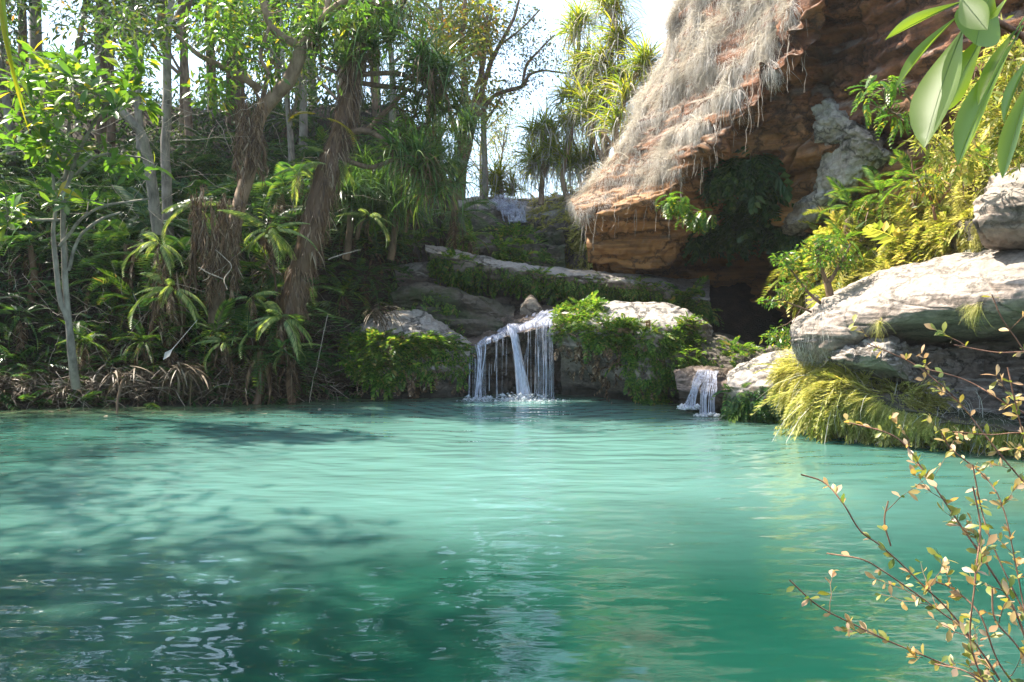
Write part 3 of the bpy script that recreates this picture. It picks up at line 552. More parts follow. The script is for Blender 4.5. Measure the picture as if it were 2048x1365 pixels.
ob, PP = rock('pale_rock_face', 'whitish lichen-covered buttress on the red cliff face under the overhang',
    [[(1600, 190, 16.8), (1655, 195, 16.2), (1720, 215, 15.6), (1790, 260, 15)], [(1625, 215, 15.9), (1665, 210, 15.2), (1712, 235, 14.6), (1770, 290, 14.2)],
     [(1630, 260, 15.7), (1672, 260, 14.9), (1725, 275, 14.3), (1775, 315, 14.0)], [(1640, 330, 15.9), (1675, 330, 15.2), (1720, 330, 14.6), (1760, 345, 14.6)],
     [(1600, 400, 16.6), (1640, 395, 15.8), (1690, 390, 15.4), (1730, 385, 15.4)], [(1560, 450, 17.6), (1590, 450, 16.6), (1650, 440, 16.2), (1700, 430, 16.4)], [(1560, 480, 19), (1590, 480, 18.5), (1650, 470, 18), (1700, 460, 18)]], 'rock_pale', 80, 100, 0.16, 1.6, 71, 0.3)
# ------------------------------------------------------------------ falling water
def ribbon(g, path, w, sides=4):
    g.add(*tube(path, w, sides))
def stream(g, x0, x1, ytop, Yt, ybot, Yb, n, wr=(0.006, 0.02), spread=0.25, frag=0.3):
    """strands of falling water between two pixel columns"""
    for i in range(n):
        a = rng.random(); px = x0 + (x1 - x0) * a; q = np.linspace(0, 1, 7)
        top = P(px, ytop(px) if callable(ytop) else ytop, Yt); bot = P(px + R(-1, 1) * spread * 18, ybot, Yb)
        if rng.random() < frag:
            s0, s1 = sorted(R(0, 1, 2)); q = s0 + (s1 - s0) * q
        pts = top[None] * (1 - q[:, None]) + bot[None] * q[:, None]
        pts[:, 2] = top[2] + (bot[2] - top[2]) * q ** 1.5; pts[:, 1] = top[1] + (bot[1] - top[1]) * q ** 0.6
        pts[:, 0] += fbm(pts * 3 + i, 2, 3) * 0.012
        w = R(*wr) * (0.5 + 0.9 * rng.random()) * np.interp(q, [0, .15, .8, 1], [1.2, 0.8, 1, 1.4])
        g.add(*tube(pts, w, 5))
def foam(g, c, rx, ry, n, s=(0.006, 0.022), h=0.1):
    a = R(0, 2 * pi, n); r = np.sqrt(rng.random(n)); p = np.stack([c[0] + rx * r * np.cos(a), c[1] + ry * r * np.sin(a), c[2] + h * rng.random(n) ** 3], -1)
    ico = np.array([(1, 0, 0), (0, 1, 0), (-1, 0, 0), (0, -1, 0), (0, 0, .8), (0, 0, -.4)], float)
    fc = np.array([(0, 1, 4), (1, 2, 4), (2, 3, 4), (3, 0, 4), (1, 0, 5), (2, 1, 5), (3, 2, 5), (0, 3, 5)])
    sz = R(*s, n) * (1 + 2 * (rng.random(n) > .9)); V = p[:, None] + ico[None] * (sz[:, None] * R(.6, 1.6, n)[:, None])[..., None]
    g.add(V.reshape(-1, 3), (fc[None] + (np.arange(n) * 6)[:, None, None]).reshape(-1, 3))
lip = lambda px: np.interp(px, [930, 965, 1015, 1060, 1110], [700, 688, 668, 652, 645])
wf = empty('waterfall', P(1030, 800, 17.0), 'main waterfall dropping in thin lavender-white strands into the pool at centre', 'waterfall')
for (a, b, n, wr, fr, m, sprd) in [(1024, 1042, 22, (0.006, 0.014), 0.05, 'fall', 0.5), (950, 972, 14, (0.003, 0.009), 0.15, 'fall', 0.35), (1072, 1106, 22, (0.003, 0.008), 0.6, 'fall_thin', 0.2),
                             (978, 1016, 12, (0.0025, 0.006), 0.8, 'fall_thin', 0.2), (1048, 1068, 7, (0.0025, 0.006), 0.8, 'fall_thin', 0.2), (938, 955, 8, (0.003, 0.007), 0.5, 'fall_thin', 0.2)]:
    g = G(); 
    if a == 1024:
        for i in range(n):
            q = np.linspace(0, 1, 9); u = R(-1, 1); top = P(1022 + u * 9, 650, 17.25); m1 = P(1033 + u * 5, 700, 16.9); b1 = P(1048 + u * 13, 799, 16.75)
            g.add(*tube(catmull([top, P(1024 + u * 9, 658, 17.05), m1, b1], 9) + fbm(np.ones((9, 3)) * i + q[:, None] * 3, 2, 4)[:, None] * 0.02, R(*wr) * 0.8, 5))
    elif a == 950:
        for i in range(n):
            u = R(-1, 1); k = R(-1, 1); top = P(962 + u * 12, 690, 17.15)
            g.add(*tube(catmull([top, P(963 + u * 7, 720, 16.95), P(956 + k * 7, 799, 16.8)], 8), R(*wr), 5))
    else: stream(g, a, b, lip, 17.15, 799, 16.8, n, wr, sprd, fr)
    g.build('stream', M[m], wf)
g = G(); foam(g, P(1045, 800, 16.75), 0.55, 0.3, 380, h=0.14); foam(g, P(955, 800, 16.8), 0.3, 0.18, 180, h=0.08); foam(g, P(1030, 801, 16.65), 1.25, 0.32, 420, (0.005, 0.014), 0.03)
g.build('foam', M['foam'], wf)
def veil(x0, x1, drop=1.0, nx=40, nz=40, n0=0.0):
    u = np.linspace(0, 1, nx)[None, :]; v = np.linspace(0, 1, nz)[:, None]; px = x0 + (x1 - x0) * u + 0 * v; a = P(px, lip(px) + 2, 17.16); c = P(px, 799 + 0 * px, 16.78)
    V = a * (1 - v[..., None]) + c * v[..., None]; V[..., 2] = a[..., 2] + (c[..., 2] - a[..., 2]) * v ** 1.4; V[..., 1] += .05 * fbm(V * np.array((9, 0, .6)), 3, 5) ; return gridmesh(V)
M['veil'] = fallmat('water_veil', 0.2)
for a, c in [(948, 972), (1074, 1108)]: G().add(*veil(a, c)).build('veil', M['veil'], wf)
def main_sheet(w, yo):
    v = np.linspace(0, 1, 50); cx = catmull([P(1026, 648, 17.5), P(1028, 655, 17.2), P(1032, 690, 16.98), P(1040, 740, 16.86), P(1049, 800, 16.78)], 50) + (0, yo, 0); hw = w * np.interp(v, [0, .15, .5, 1], [1.3, .8, .9, 1.7])
    u = np.linspace(-1, 1, 12); V = cx[:, None] + np.stack([hw[:, None] * u[None], -.05 * (1 - u[None] ** 2) * np.ones((50, 1)), 0 * hw[:, None] * u[None]], -1); V += (fbm(V * np.array((14, 0, 1.5)), 3, 6) * .02)[..., None] * np.array((.6, 1, 0)); return gridmesh(V)
G().add(*main_sheet(.05, 0)).build('stream', M['fall'], wf); G().add(*main_sheet(.09, .05)).build('veil', fallmat('water_sheet', .5), wf)
g = G()
for i in range(90):     # film of water running over the lip
    u = R(0, 1); px = 955 + 150 * u; t = catmull([P(px + 30 + R(-8, 8), lip(px) - 28, 18.3), P(px + 12, lip(px) - 12, 17.7), P(px, lip(px) - 3, 17.28), P(px, lip(px) + 6, 17.18)], 7)
    g.add(*tube(t + np.array((0, 0, 0.015)), R(0.008, 0.03), 5))
g.build('lip_film', M['fall_thin'], wf)
sf = empty('small_cascade', P(1395, 820, 14.7), 'small cascade sliding over the brown sloping rock at right', 'waterfall')
g = G()
for i in range(46):
    u = R(-1, 1); v = R(-1, 1); g.add(*tube(catmull([P(1408 + u * 14, 742, 15.05), P(1392 + u * 9, 770, 14.7), P(1378 + v * 12, 818 + 3 * v, 14.5)], 8) + np.array((0, -.03, .02)), R(0.002, 0.007), 5))
g.build('stream', M['fall_thin'], sf); g = G(); 
for i in range(44):
    u = R(-1.6, 1.6); w = R(-1.6, 1.6); k = 16 * (i % 2); g.add(*tube(catmull([P(1418 + u * 6 + k * .6, 744, 15.0), P(1410 + w * 5 + k, 775, 14.55), P(1406 + w * 4 + k, 800, 14.35), P(1406 + w * 5 + k, 833, 14.3)], 9) + np.array((0, -.04, .02)), R(0.0015, 0.005), 5))

g.build('stream', M['fall'], sf); g = G(); foam(g, P(1376, 818, 14.5), 0.22, 0.14, 160, h=.05); foam(g, P(1416, 832, 14.2), 0.3, 0.12, 140, h=.04); g.build('foam', M['foam'], sf)
uf = empty('upper_cascade', P(1020, 440, 25.3), 'white upper cascade sliding down from the skyline between trees and cliff', 'waterfall')
g = G()
for i in range(64):
    u = R(0, 1); v = R(-.5, .5); x0 = 980 + 44 * u; x1 = 1006 + 42 * u; f0, f1 = sorted(R(0, 1, 2)); f0 *= .7; f1 = max(f1, f0 + .25)
    t = catmull([P(x0, 396, 26.2), P(x0 + 5, 406 + 5 * v, 25.4), P((x0 + x1) / 2 + 2, 416 + 5 * v, 25.1), P((x0 + x1) / 2 + 8, 428 + 3 * v, 24.6), P(x1, 448 + 8 * v, 24.2)], 24)[int(24 * f0):int(24 * min(f1, 1)) + 1]
    if len(t) > 3: g.add(*tube(t + rng.normal(0, .035, (1, 3)) + rng.normal(0, .012, t.shape), R(0.01, 0.035) * np.sin(np.linspace(.3, 2.9, len(t))), 5))
for c in [(990, 408, 25.3), (1008, 420, 24.9), (1024, 430, 24.6), (1036, 444, 24.2), (1000, 400, 25.8), (1020, 412, 25.0)]: foam(g, P(*c), .28, .2, 60, (.01, .035), .14)
g.build('stream', M['fall'], uf); g = G(); stream(g, 1040, 1052, 404, 25.2, 440, 24.8, 14, (0.01, 0.02), .1, .2); g.build('stream', M['fall_thin'], uf)

# ------------------------------------------------------------------ hanging grass, ferns on rock
STRAND = [t_strap(4, 0.022, b) for b in (0.5, 1.0, 1.5)]
def grass_on(A, n, L, mask, m, name, label, cat='grass', wd=1.0, down=0.6, lift=0.02, tm=STRAND, fray=0.45, flow=(0, 0, 0)):
    p, nn, u, v = sample(A, n, mask); g = G(); k = len(p)
    d = nn * R(0.35, 1.0, k)[:, None] + np.array((0, 0, -down)) * R(0.5, 1.3, k)[:, None] + rdir(k) * fray + np.array(flow)
    clump = np.stack([fbm(p * 2.3, 2, 71), fbm(p * 2.3, 2, 72), fbm(p * 2.3, 2, 73)], -1) * 0.8; d = d + clump
    up = nn * 0.5 + np.array((0, 0, 1.0)) + rdir(k) * 0.35; l = R(L[0], L[1], k) * (1 + 0.6 * fbm(p * 1.5, 2, 9)) * np.where(rng.random(k) < .06, 1.6, 1.0)
    sel = rng.integers(0, len(tm), k)
    for j, t in enumerate(tm): i = sel == j; place(g, t, p[i] - nn[i] * lift, d[i], up[i], l[i], l[i] * wd)
    return solo(name, g, M[m], label, cat, kind='stuff', sm=False)
# dry grass drape: on the cliff from silhouette to rim, v rows: 11 rows -> sil .2, mid .3, rim .4, rim2 .5
edge = lambda U: 0.415
def drape(U, V):
    return (V > 0.16) * (1 - .55 * (V < .3)) * (1 - .6 * (U < .14)) * (V < 0.357 + 0.015 * np.sin(U * 60) + 0.012 * np.sin(U * 143)) * (U < 0.635 + .012 * np.sin(V * 90))
grass_on(CL, 150000, (0.16, 0.42), drape, 'grass_dry', 'dry_grass', 'pale dry grass curtain hanging over the rim of the red cliff', wd=0.75, down=0.9, fray=0.6)
g = G(); p, nn, u, v = sample(CL, 130, lambda U, V: (V > 0.32) * (V < 0.38) * (U < 0.63))
for q in p:
    L = R(0.3, 1.3); t = np.linspace(0, 1, 9)[:, None]; w = np.cumsum(rng.normal(0, 0.022, (9, 3)), 0)
    g.add(*tube(q + np.array((-0.08, -0.12, 0)) * t + np.array((0, 0, -L)) * t + w, 0.009 * (1 - 0.6 * t[:, 0]), 4))
solo('hanging_roots', g, M['twig_pale'], 'thin pale roots dangling below the grass fringe of the cliff', 'roots', kind='stuff')

def ferns_on(A, n, L, mask, m, name, label, tm=FERNLET, down=0.35, wd=1.0, cat='ferns', fray=0.5):
    return grass_on(A, n, L, mask, m, name, label, cat, wd, down, 0.03, tm, fray)
def pw(U, pts):  # piecewise by u
    return np.interp(U, [a for a, b in pts], [b for a, b in pts])
ferns_on(LB, 2100, (0.12, 0.3), lambda U, V: (V > pw(U, [(0, .30), (.35, .44), (.6, .44), (1, .36)])) * (V < .74), 'fern_lush', 'fern_cover', 'lush green ferns hanging down the front of the left boulder')
ferns_on(RB, 3900, (0.12, 0.3), lambda U, V: (V > pw(U, [(0, .12), (.22, .22), (.38, .38), (.6, .5), (.8, .36), (1, .5)])) * (V < pw(U, [(0, .55), (.35, .6), (.5, .82), (.8, .84), (1, .7)]) + .12 * (np.abs(U - .62) < .2)), 'fern_lush', 'fern_cover', 'bright ferns spilling over the ledge right of the waterfall')
ferns_on(UB, 2200, (0.14, 0.32), lambda U, V: (V > pw(U, [(0, .42), (.6, .42), (.72, .36), (1, .3)])) * (V < pw(U, [(0, .78), (.5, .68), (1, .85)])), 'fern_lush', 'fern_cover', 'ferns hanging under the long upper rock lip')
ferns_on(SB, 900, (0.12, 0.26), lambda U, V: (V > .38) * (V < .8), 'fern_lush', 'fern_cover', 'small ferns on the low shelf by the small cascade')
ferns_on(JB, 1500, (0.2, 0.4), lambda U, V: (V > .22) * ((U > .42) * (U < .8) + (V > .5) * (U < .25)), 'fern_lush', 'fern_cover', 'ferns covering the right half of the rock steps under the upper cascade')
ferns_on(HB, 500, (0.12, 0.28), lambda U, V: (V > .35) * (np.abs(U - .42) < .16) + (V > .5) * (U < .2), 'fern_lush', 'fern_cover', 'ferns in the cracks of the stepped slabs')
ferns_on(GB, 700, (0.15, 0.3), lambda U, V: (V > .55) * (V < .9) * (U < .8), 'fern', 'fern_cover', 'dark ferns at the waterline below the dappled boulder')
ferns_on(KB, 1500, (0.15, 0.35), lambda U, V: (U > .5) * (V > .2), 'grass_yellow', 'moss', 'yellow-green moss and grass right of the upper cascade', cat='moss')
grass_on(KB, 2600, (0.35, 0.9), lambda U, V: (U > .62) * (V > .25) * (V < .62), 'grass_dry', 'dry_grass', 'dry roots and grass hanging from the rock right of the upper cascade', wd=.6, down=1.6, fray=.3)
# yellow grass curtain on the low bank
grass_on(YB, 15000, (0.16, 0.42), lambda U, V: (V < .72) * (U < .66), 'grass_yellow', 'yellow_grass', 'yellow grass sweeping down the low bank to the water', wd=.9, down=.5, fray=.35, flow=(-.5, 0, -.15), tm=STRAND + FINE + FINE)
grass_on(YB, 3600, (0.2, 0.5), lambda U, V: (V > .4) * (V < .92), 'grass_green', 'green_grass', 'green ferny grass trailing at the waterline of the right bank', wd=.9, down=.6, fray=.35, flow=(-.3, 0, -.2), tm=STRAND + FINE)
grass_on(GB, 1600, (0.2, 0.6), lambda U, V: (U > .62) * (V < .75), 'grass_yellow', 'yellow_grass', 'sparse yellow grass over the dappled boulder', wd=.7, down=.7, fray=.3, flow=(-.4, 0, 0))
grass_on(SL, 1100, (0.12, 0.3), lambda U, V: (U < .2) * (V > .3) * (V < .8), 'grass_dry', 'dry_grass', 'fine dry roots on the left nose of the sunlit slab', wd=.5, down=.9, fray=.5)
grass_on(SL, 330, (0.1, 0.3), lambda U, V: (np.abs(V - (.62 - .1 * U)) < .035) * (U > .2) * (fbm(np.stack([U * 16, V, V], -1), 2) > .45), 'grass_yellow', 'yellow_grass', 'tufts of yellow-green grass growing from the crack of the slab', wd=.9, down=.2, fray=.5)
grass_on(RH, 16000, (0.2, 0.45), lambda U, V: (V > .15) * (V < .8) * (fbm(np.stack([U * 6, V * 4, V], -1), 3) > -.15) * (U > .22), 'grass_yellow', 'yellow_grass', 'yellow grass covering the bank above the slab', wd=1.0, down=.5, fray=.5, tm=STRAND + FINE)
ferns_on(RH, 3200, (0.25, 0.6), lambda U, V: (V > .1) * (V < .6) * (U < .75) * (fbm(np.stack([U * 6 + 9, V * 4, V], -1), 3) > -.2), 'grass_green', 'fern_cover', 'light green ferns on the steep bank under the cliff', tm=FERNLET + [FRONDS[1]])
# growth in the shade of the overhang
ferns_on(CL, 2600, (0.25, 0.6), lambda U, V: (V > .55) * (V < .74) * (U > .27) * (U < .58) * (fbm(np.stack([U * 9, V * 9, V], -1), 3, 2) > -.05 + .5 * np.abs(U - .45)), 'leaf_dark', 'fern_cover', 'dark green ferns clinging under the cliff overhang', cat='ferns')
ferns_on(CL, 900, (0.2, 0.5), lambda U, V: (V > .45) * (V < .66) * (U > .87) * (fbm(np.stack([U * 9, V * 9, V], -1), 3, 6) > 0), 'grass_green', 'fern_cover', 'hanging greenery on the cliff at the far right')

grass_on(YB, 1700, (0.2, 0.6), lambda U, V: (V < .8), 'grass_dry', 'dry_grass', 'dry stems mixed into the yellow grass bank', wd=.6, down=.7, fray=.6, flow=(-.3, 0, 0))
grass_on(RH, 1500, (0.2, 0.5), lambda U, V: (V > .3) * (V < .85), 'grass_dry', 'dry_grass', 'dry straw among the grass of the steep right bank', wd=.6, down=.6, fray=.7)
ferns_on(LB, 220, (0.14, 0.3), lambda U, V: (V > .4) * (V < .8), 'dead_brown', 'dead_ferns', 'dead brown fronds among the ferns of the left boulder', down=.8)
ferns_on(RB, 380, (0.14, 0.3), lambda U, V: (V > .35) * (V < .85), 'dead_brown', 'dead_ferns', 'dead brown fronds among the ferns of the right ledge', down=.8)
# ------------------------------------------------------------------ trees
def connect(skel, tips, r_tip=0.006, r_par=0.5, rise=0.15, wob=0.05):
    """joins every tip to the nearest limb by a curved twig; returns tubes and tip directions.  skel: list of (pts, radii)"""
    nodes = np.concatenate([s[0] for s in skel]); rad = np.concatenate([s[1] for s in skel]); out = list(skel)
    order = np.argsort([np.min(np.linalg.norm(nodes - t, axis=1)) for t in tips]); dirs = np.zeros((len(tips), 3))
    for i in order:
        t = tips[i]; dd = np.linalg.norm(nodes - t, axis=1) + rise * np.maximum(0, nodes[:, 2] - t[2] + 0.1) * 3 + (rad < 0.008) * .3
        j = int(np.argmin(dd)); b = nodes[j]; L = np.linalg.norm(t - b); n = max(4, min(10, int(L / 0.15) + 3)); q = np.linspace(0, 1, n)[:, None]
        c1 = b + (t - b) * 0.35 + rng.normal(0, wob, 3) * L + np.array((0, 0, -0.08 * L)); c2 = b + (t - b) * 0.75 + rng.normal(0, wob, 3) * L
        pts = b * (1 - q) ** 3 + 3 * c1 * q * (1 - q) ** 2 + 3 * c2 * q ** 2 * (1 - q) + t * q ** 3
        pts[1:-1] += rng.normal(0, 0.012, (n - 2, 3)) * min(1, L)
        r0 = min(rad[j] * 0.75, r_tip + 0.011 * L + 0.002); r = np.linspace(r0, r_tip, n)
        out.append((pts, r)); nodes = np.concatenate([nodes, pts[1:]]); rad = np.concatenate([rad, r[1:]]); dirs[i] = nrm(pts[-1] - pts[-2])
    return out, dirs
def wood(tubes, sides=7):
    g = G()
    for pts, r in tubes: g.add(*tube(pts, r, sides if np.max(r) > 0.03 else 4))
    return g
def limb(px, n=24, wob=0.02):
    """px: list of (px, py, Y, radius in photo pixels)"""
    a = np.array(px, float); pts = P(a[:, 0], a[:, 1], a[:, 2]); r = a[:, 3] * a[:, 2] / F
    q = catmull(np.concatenate([pts, r[:, None]], 1), n); w = fbm(q[:, :3] * 2.5, 3, 8)[:, None] * wob
    return q[:, :3] + np.concatenate([w, w[::-1], 0 * w], 1), np.maximum(q[:, 3], 0.004)
def blob(c, n):
    """n tips inside an ellipsoid (px, py, Y, rx px, ry px, rY m)"""
    a = rdir(n) * (rng.random(n) ** (1 / 2.2))[:, None]
    return P(c[0] + a[:, 0] * c[3], c[1] + a[:, 2] * c[4], c[2] + a[:, 1] * c[5])
def rosettes(g, tips, dirs, k, L, tm=LEAF_RICH, w=1.0, flat=0.5):
    for t, d in zip(tips, dirs):
        m = rng.integers(k[0], k[1] + 1); a = nrm(d * 0.6 + np.array((0, 0, 0.7))); e = rdir(m); e = nrm(e - (e @ a)[:, None] * a * flat + a * R(0.0, 0.6, m)[:, None])
        l = R(L[0], L[1], m); pos = t - a * R(0, 0.12, m)[:, None] + e * 0.02
        place(g, tm, pos, e, a + rng.normal(0, .25, (m, 3)), l, l * w)
def sprays(g, tips, k, L, rad, tm=LEAF, w=1.0, hang=0.35):
    n = len(tips) * k; c = np.repeat(tips, k, 0); o = rdir(n) * (rng.random(n) ** .5)[:, None] * rad * np.array((1, 1, .7))
    d = nrm(o + rdir(n) * rad * .7) + np.array((0, 0, -hang)); up = rdir(n) * 0.8 + np.array((0, 0, 1)); l = R(L[0], L[1], n); place(g, tm, c + o, d, up, l, l * w)
def tufts(g, tips, dirs, k, L, w=1.0, zmin=-.35, tm=STRAPS):
    for t, d in zip(tips, dirs):
        a = nrm(d * .5 + np.array((0, 0, .8))); e = rdir(k, zmin, 1.0); e = nrm(e + a * .35); l = R(L[0], L[1], k); sel = rng.integers(0, len(tm), k)
        for j in range(len(tm)):
            i = sel == j; place(g, tm[j], t + e[i] * .03 - a * R(0, .25, i.sum())[:, None], e[i], np.tile((0., 0., 1.), (i.sum(), 1)) + rdir(i.sum()) * .3, l[i], l[i] * w)
def skirt(g, path, rad, n, L, w=.05, out=.12, tm=STRAPS):
    """dead fibres and old leaf bases hanging along a trunk"""
    i = rng.integers(0, len(path), n); a = R(0, 2 * pi, n); o = np.stack([np.cos(a), np.sin(a), 0 * a], -1)
    p = path[i] + o * (rad[i] * R(.7, 1.15, n))[:, None] + np.array((0, 0, 1)) * R(-.1, .1, n)[:, None]
    d = o * R(.02, .7, n)[:, None] + np.array((0, 0, -1)) + rdir(n) * .34; l = R(L[0], L[1], n); place(g, tm[0], p, d, o + rdir(n) * .3, l, l * w / .05)
def tree(name, label, cat, limbs, blobs, bark, leaf, maker, group=None, crown='crown', extra=None, wob=.05, r_tip=.006):
    sk = [limb(l) for l in limbs]; tips = np.concatenate([blob(b[:6], b[6]) for b in blobs]); tubes, dirs = connect(sk, tips, r_tip=r_tip, wob=wob)
    base = sk[0][0][0]; e = empty(name, base, label, cat, group); wood(tubes).build('trunk', M[bark], e)
    g = G(); maker(g, tips, dirs); g.build(crown, M[leaf], e)
    if extra: extra(e, sk, tips, dirs)
    return e
# leafy tree at the front of the left bank
tree('leafy_tree', 'slender twin-stemmed tree with glossy paddle leaves at the front of the left bank', 'tree',
    [[(152, 775, 15.3, 9), (142, 700, 14.9, 8), (133, 620, 14.8, 6), (130, 540, 14.7, 6), (126, 470, 14.6, 5), (128, 400, 14.5, 5), (132, 330, 14.4, 4), (138, 250, 14.3, 3), (150, 190, 14.2, 2.5)],
     [(133, 640, 14.8, 5), (118, 590, 14.7, 5), (112, 520, 14.6, 5), (108, 460, 14.5, 4), (112, 400, 14.4, 3), (100, 330, 14.2, 2)],
     [(120, 492, 14.6, 3.5), (160, 440, 14.4, 3), (210, 412, 14.2, 2.5), (300, 398, 14, 2)], [(136, 540, 14.7, 4), (156, 478, 14.5, 3), (200, 440, 14.3, 3), (240, 425, 14.2, 2)],
     [(128, 400, 14.5, 4), (150, 320, 14.3, 4), (185, 250, 14, 3), (215, 205, 13.8, 3)], [(130, 330, 14.4, 3), (90, 280, 14.1, 3), (50, 235, 13.9, 2)], [(120, 440, 14.5, 3), (60, 440, 14.2, 3), (5, 432, 14, 2)], [(150, 350, 14.3, 3), (200, 310, 14, 3), (280, 315, 13.9, 2)]],
    [(95, 160, 14, 95, 70, 1.2, 36), (190, 190, 13.8, 90, 70, 1.0, 24), (70, 250, 13.8, 80, 60, .9, 14), (110, 290, 14, 90, 40, 1, 14), (250, 330, 13.9, 60, 30, .8, 8), (30, 420, 14, 50, 30, .7, 8), (150, 400, 14, 60, 20, .8, 5), (270, 190, 13.9, 50, 50, .7, 8), (260, 110, 13.9, 60, 40, .7, 8)],
    'bark_grey', 'leaf_bright', lambda g, t, d: rosettes(g, t, d, (5, 9), (0.2, 0.4), flat=.55))
# slanting grey tree and straight grey tree behind it
tree('slanting_tree', 'grey tree leaning to the left behind the leafy tree', 'tree',
    [[(318, 470, 17.6, 12), (308, 400, 17.5, 11), (296, 320, 17.3, 10), (280, 262, 17.1, 9), (240, 220, 17, 8), (205, 175, 16.9, 6), (192, 110, 16.8, 5)], [(280, 262, 17.1, 5), (275, 180, 16.9, 4), (282, 120, 16.8, 4), (262, 60, 16.7, 3)]],
    [(200, 50, 16.8, 120, 60, 1.2, 20), (270, 110, 16.6, 60, 60, 1, 12), (70, 10, 17, 80, 40, 1.2, 8)], 'bark_grey', 'leaf_mid', lambda g, t, d: sprays(g, t, 15, (.10, .2), .4))
tree('straight_tree', 'straight grey trunk rising out of frame behind the left bank', 'tree',
    [[(338, 520, 18.2, 11), (333, 380, 18, 10), (330, 290, 18, 9), (335, 200, 18, 9), (334, 100, 18, 8), (341, 0, 18, 8), (345, -150, 18, 6), (350, -300, 18, 4)], [(334, 140, 18, 4), (318, 60, 17.8, 4), (318, 20, 17.6, 3)], [(338, 60, 18, 5), (380, -10, 17.6, 4), (430, -80, 17.4, 3)]],
    [(330, -120, 17.8, 170, 90, 1.6, 16), (300, 40, 17.4, 100, 50, 1.2, 20), (420, 40, 17.2, 60, 60, 1, 14)], 'bark_grey', 'leaf_mid', lambda g, t, d: sprays(g, t, 15, (.12, .24), .45))
# big tan forked tree with shaggy root curtain
def roots_extra(e, sk, tips, dirs):
    g = G()
    for (x0, x1, y0, y1, Y, n, m) in [(470, 530, 200, 375, 16.5, 2200, 11), (380, 480, 390, 615, 16.1, 3000, 15), (296, 372, 535, 690, 16.1, 900, 7)]:
        for c in range(m):
            cx = x0 + (x1 - x0) * (c + R(.1, .9)) / m; a = y0 + R(-25, 45); bb = y1 - abs(R(-1, 1)) * (y1 - y0) * .35; k = n // m; f = rng.random(k); hw = R(5, 11)
            px = cx + rng.normal(0, .5, k) * hw * (1.1 - .6 * f) + 6 * np.sin(f * 4 + c); py = a + (bb - a) * f; pr = P(px, py, Y + R(-.3, .3) + rng.normal(0, .06, k))
            d = np.array((0, 0, -1.)) + rdir(k) * .5; l = R(.07, .28, k); place(g, STRAPS[0], pr, d, rdir(k) + np.array((0, -.6, 0)), l, l * R(.8, 2.4, k))
            ln = P(cx + 6 * np.sin(np.linspace(0, 4, 8) + c), np.linspace(a, bb, 8), Y + .1); g.add(*tube(ln, hw * .45 * Y / F * np.interp(np.arange(8), [0, 1, 3, 7], [.1, .5, 1, .3]), 6))
    g.build('root_curtain', M['dead_brown'], e)
tree('forked_tree', 'big tan forked tree with a shaggy brown root curtain on its lower trunk', 'tree',
    [[(430, 660, 16.9, 15), (440, 560, 16.9, 15), (470, 440, 17, 14), (500, 330, 17.1, 14), (515, 240, 17.2, 14), (545, 195, 17.2, 14), (575, 165, 17.1, 14), (596, 118, 17, 13), (603, 92, 17, 13)],
     [(601, 98, 17, 10), (585, 85, 16.9, 8), (560, 72, 16.8, 8), (538, 48, 16.7, 7), (527, 10, 16.6, 7), (515, -60, 16.5, 6), (500, -160, 16.4, 4)],
     [(603, 96, 17, 11), (628, 68, 16.9, 10), (645, 40, 16.8, 9), (668, 18, 16.7, 8), (700, -5, 16.6, 7), (760, -60, 16.5, 5), (820, -120, 16.4, 3)],
     [(652, 36, 16.8, 7), (655, 0, 16.9, 6), (650, -90, 17, 4)], [(520, 180, 17.2, 8), (478, 152, 17, 7), (440, 132, 16.8, 6), (400, 112, 16.6, 5), (350, 70, 16.4, 4)], [(540, 50, 16.7, 4), (520, 110, 16.5, 4), (540, 150, 16.4, 3)], [(700, -5, 16.6, 4), (760, 5, 16.4, 4), (810, -20, 16.3, 3)]],
    [(440, 60, 16.4, 90, 70, 1.2, 44), (430, 170, 16.6, 60, 50, 1, 20), (540, -40, 16.4, 150, 60, 1.5, 28), (600, 50, 17.4, 130, 60, 1, 30), (740, 30, 16.3, 90, 60, 1, 26), (680, 110, 17.6, 60, 70, .8, 16), (520, 100, 17.4, 70, 70, .8, 20), (760, -90, 16.4, 150, 60, 1.6, 24)],
    'bark_tan', 'leaf_bright', lambda g, t, d: sprays(g, t, 12, (.14, .27), .42, LEAF), extra=roots_extra)
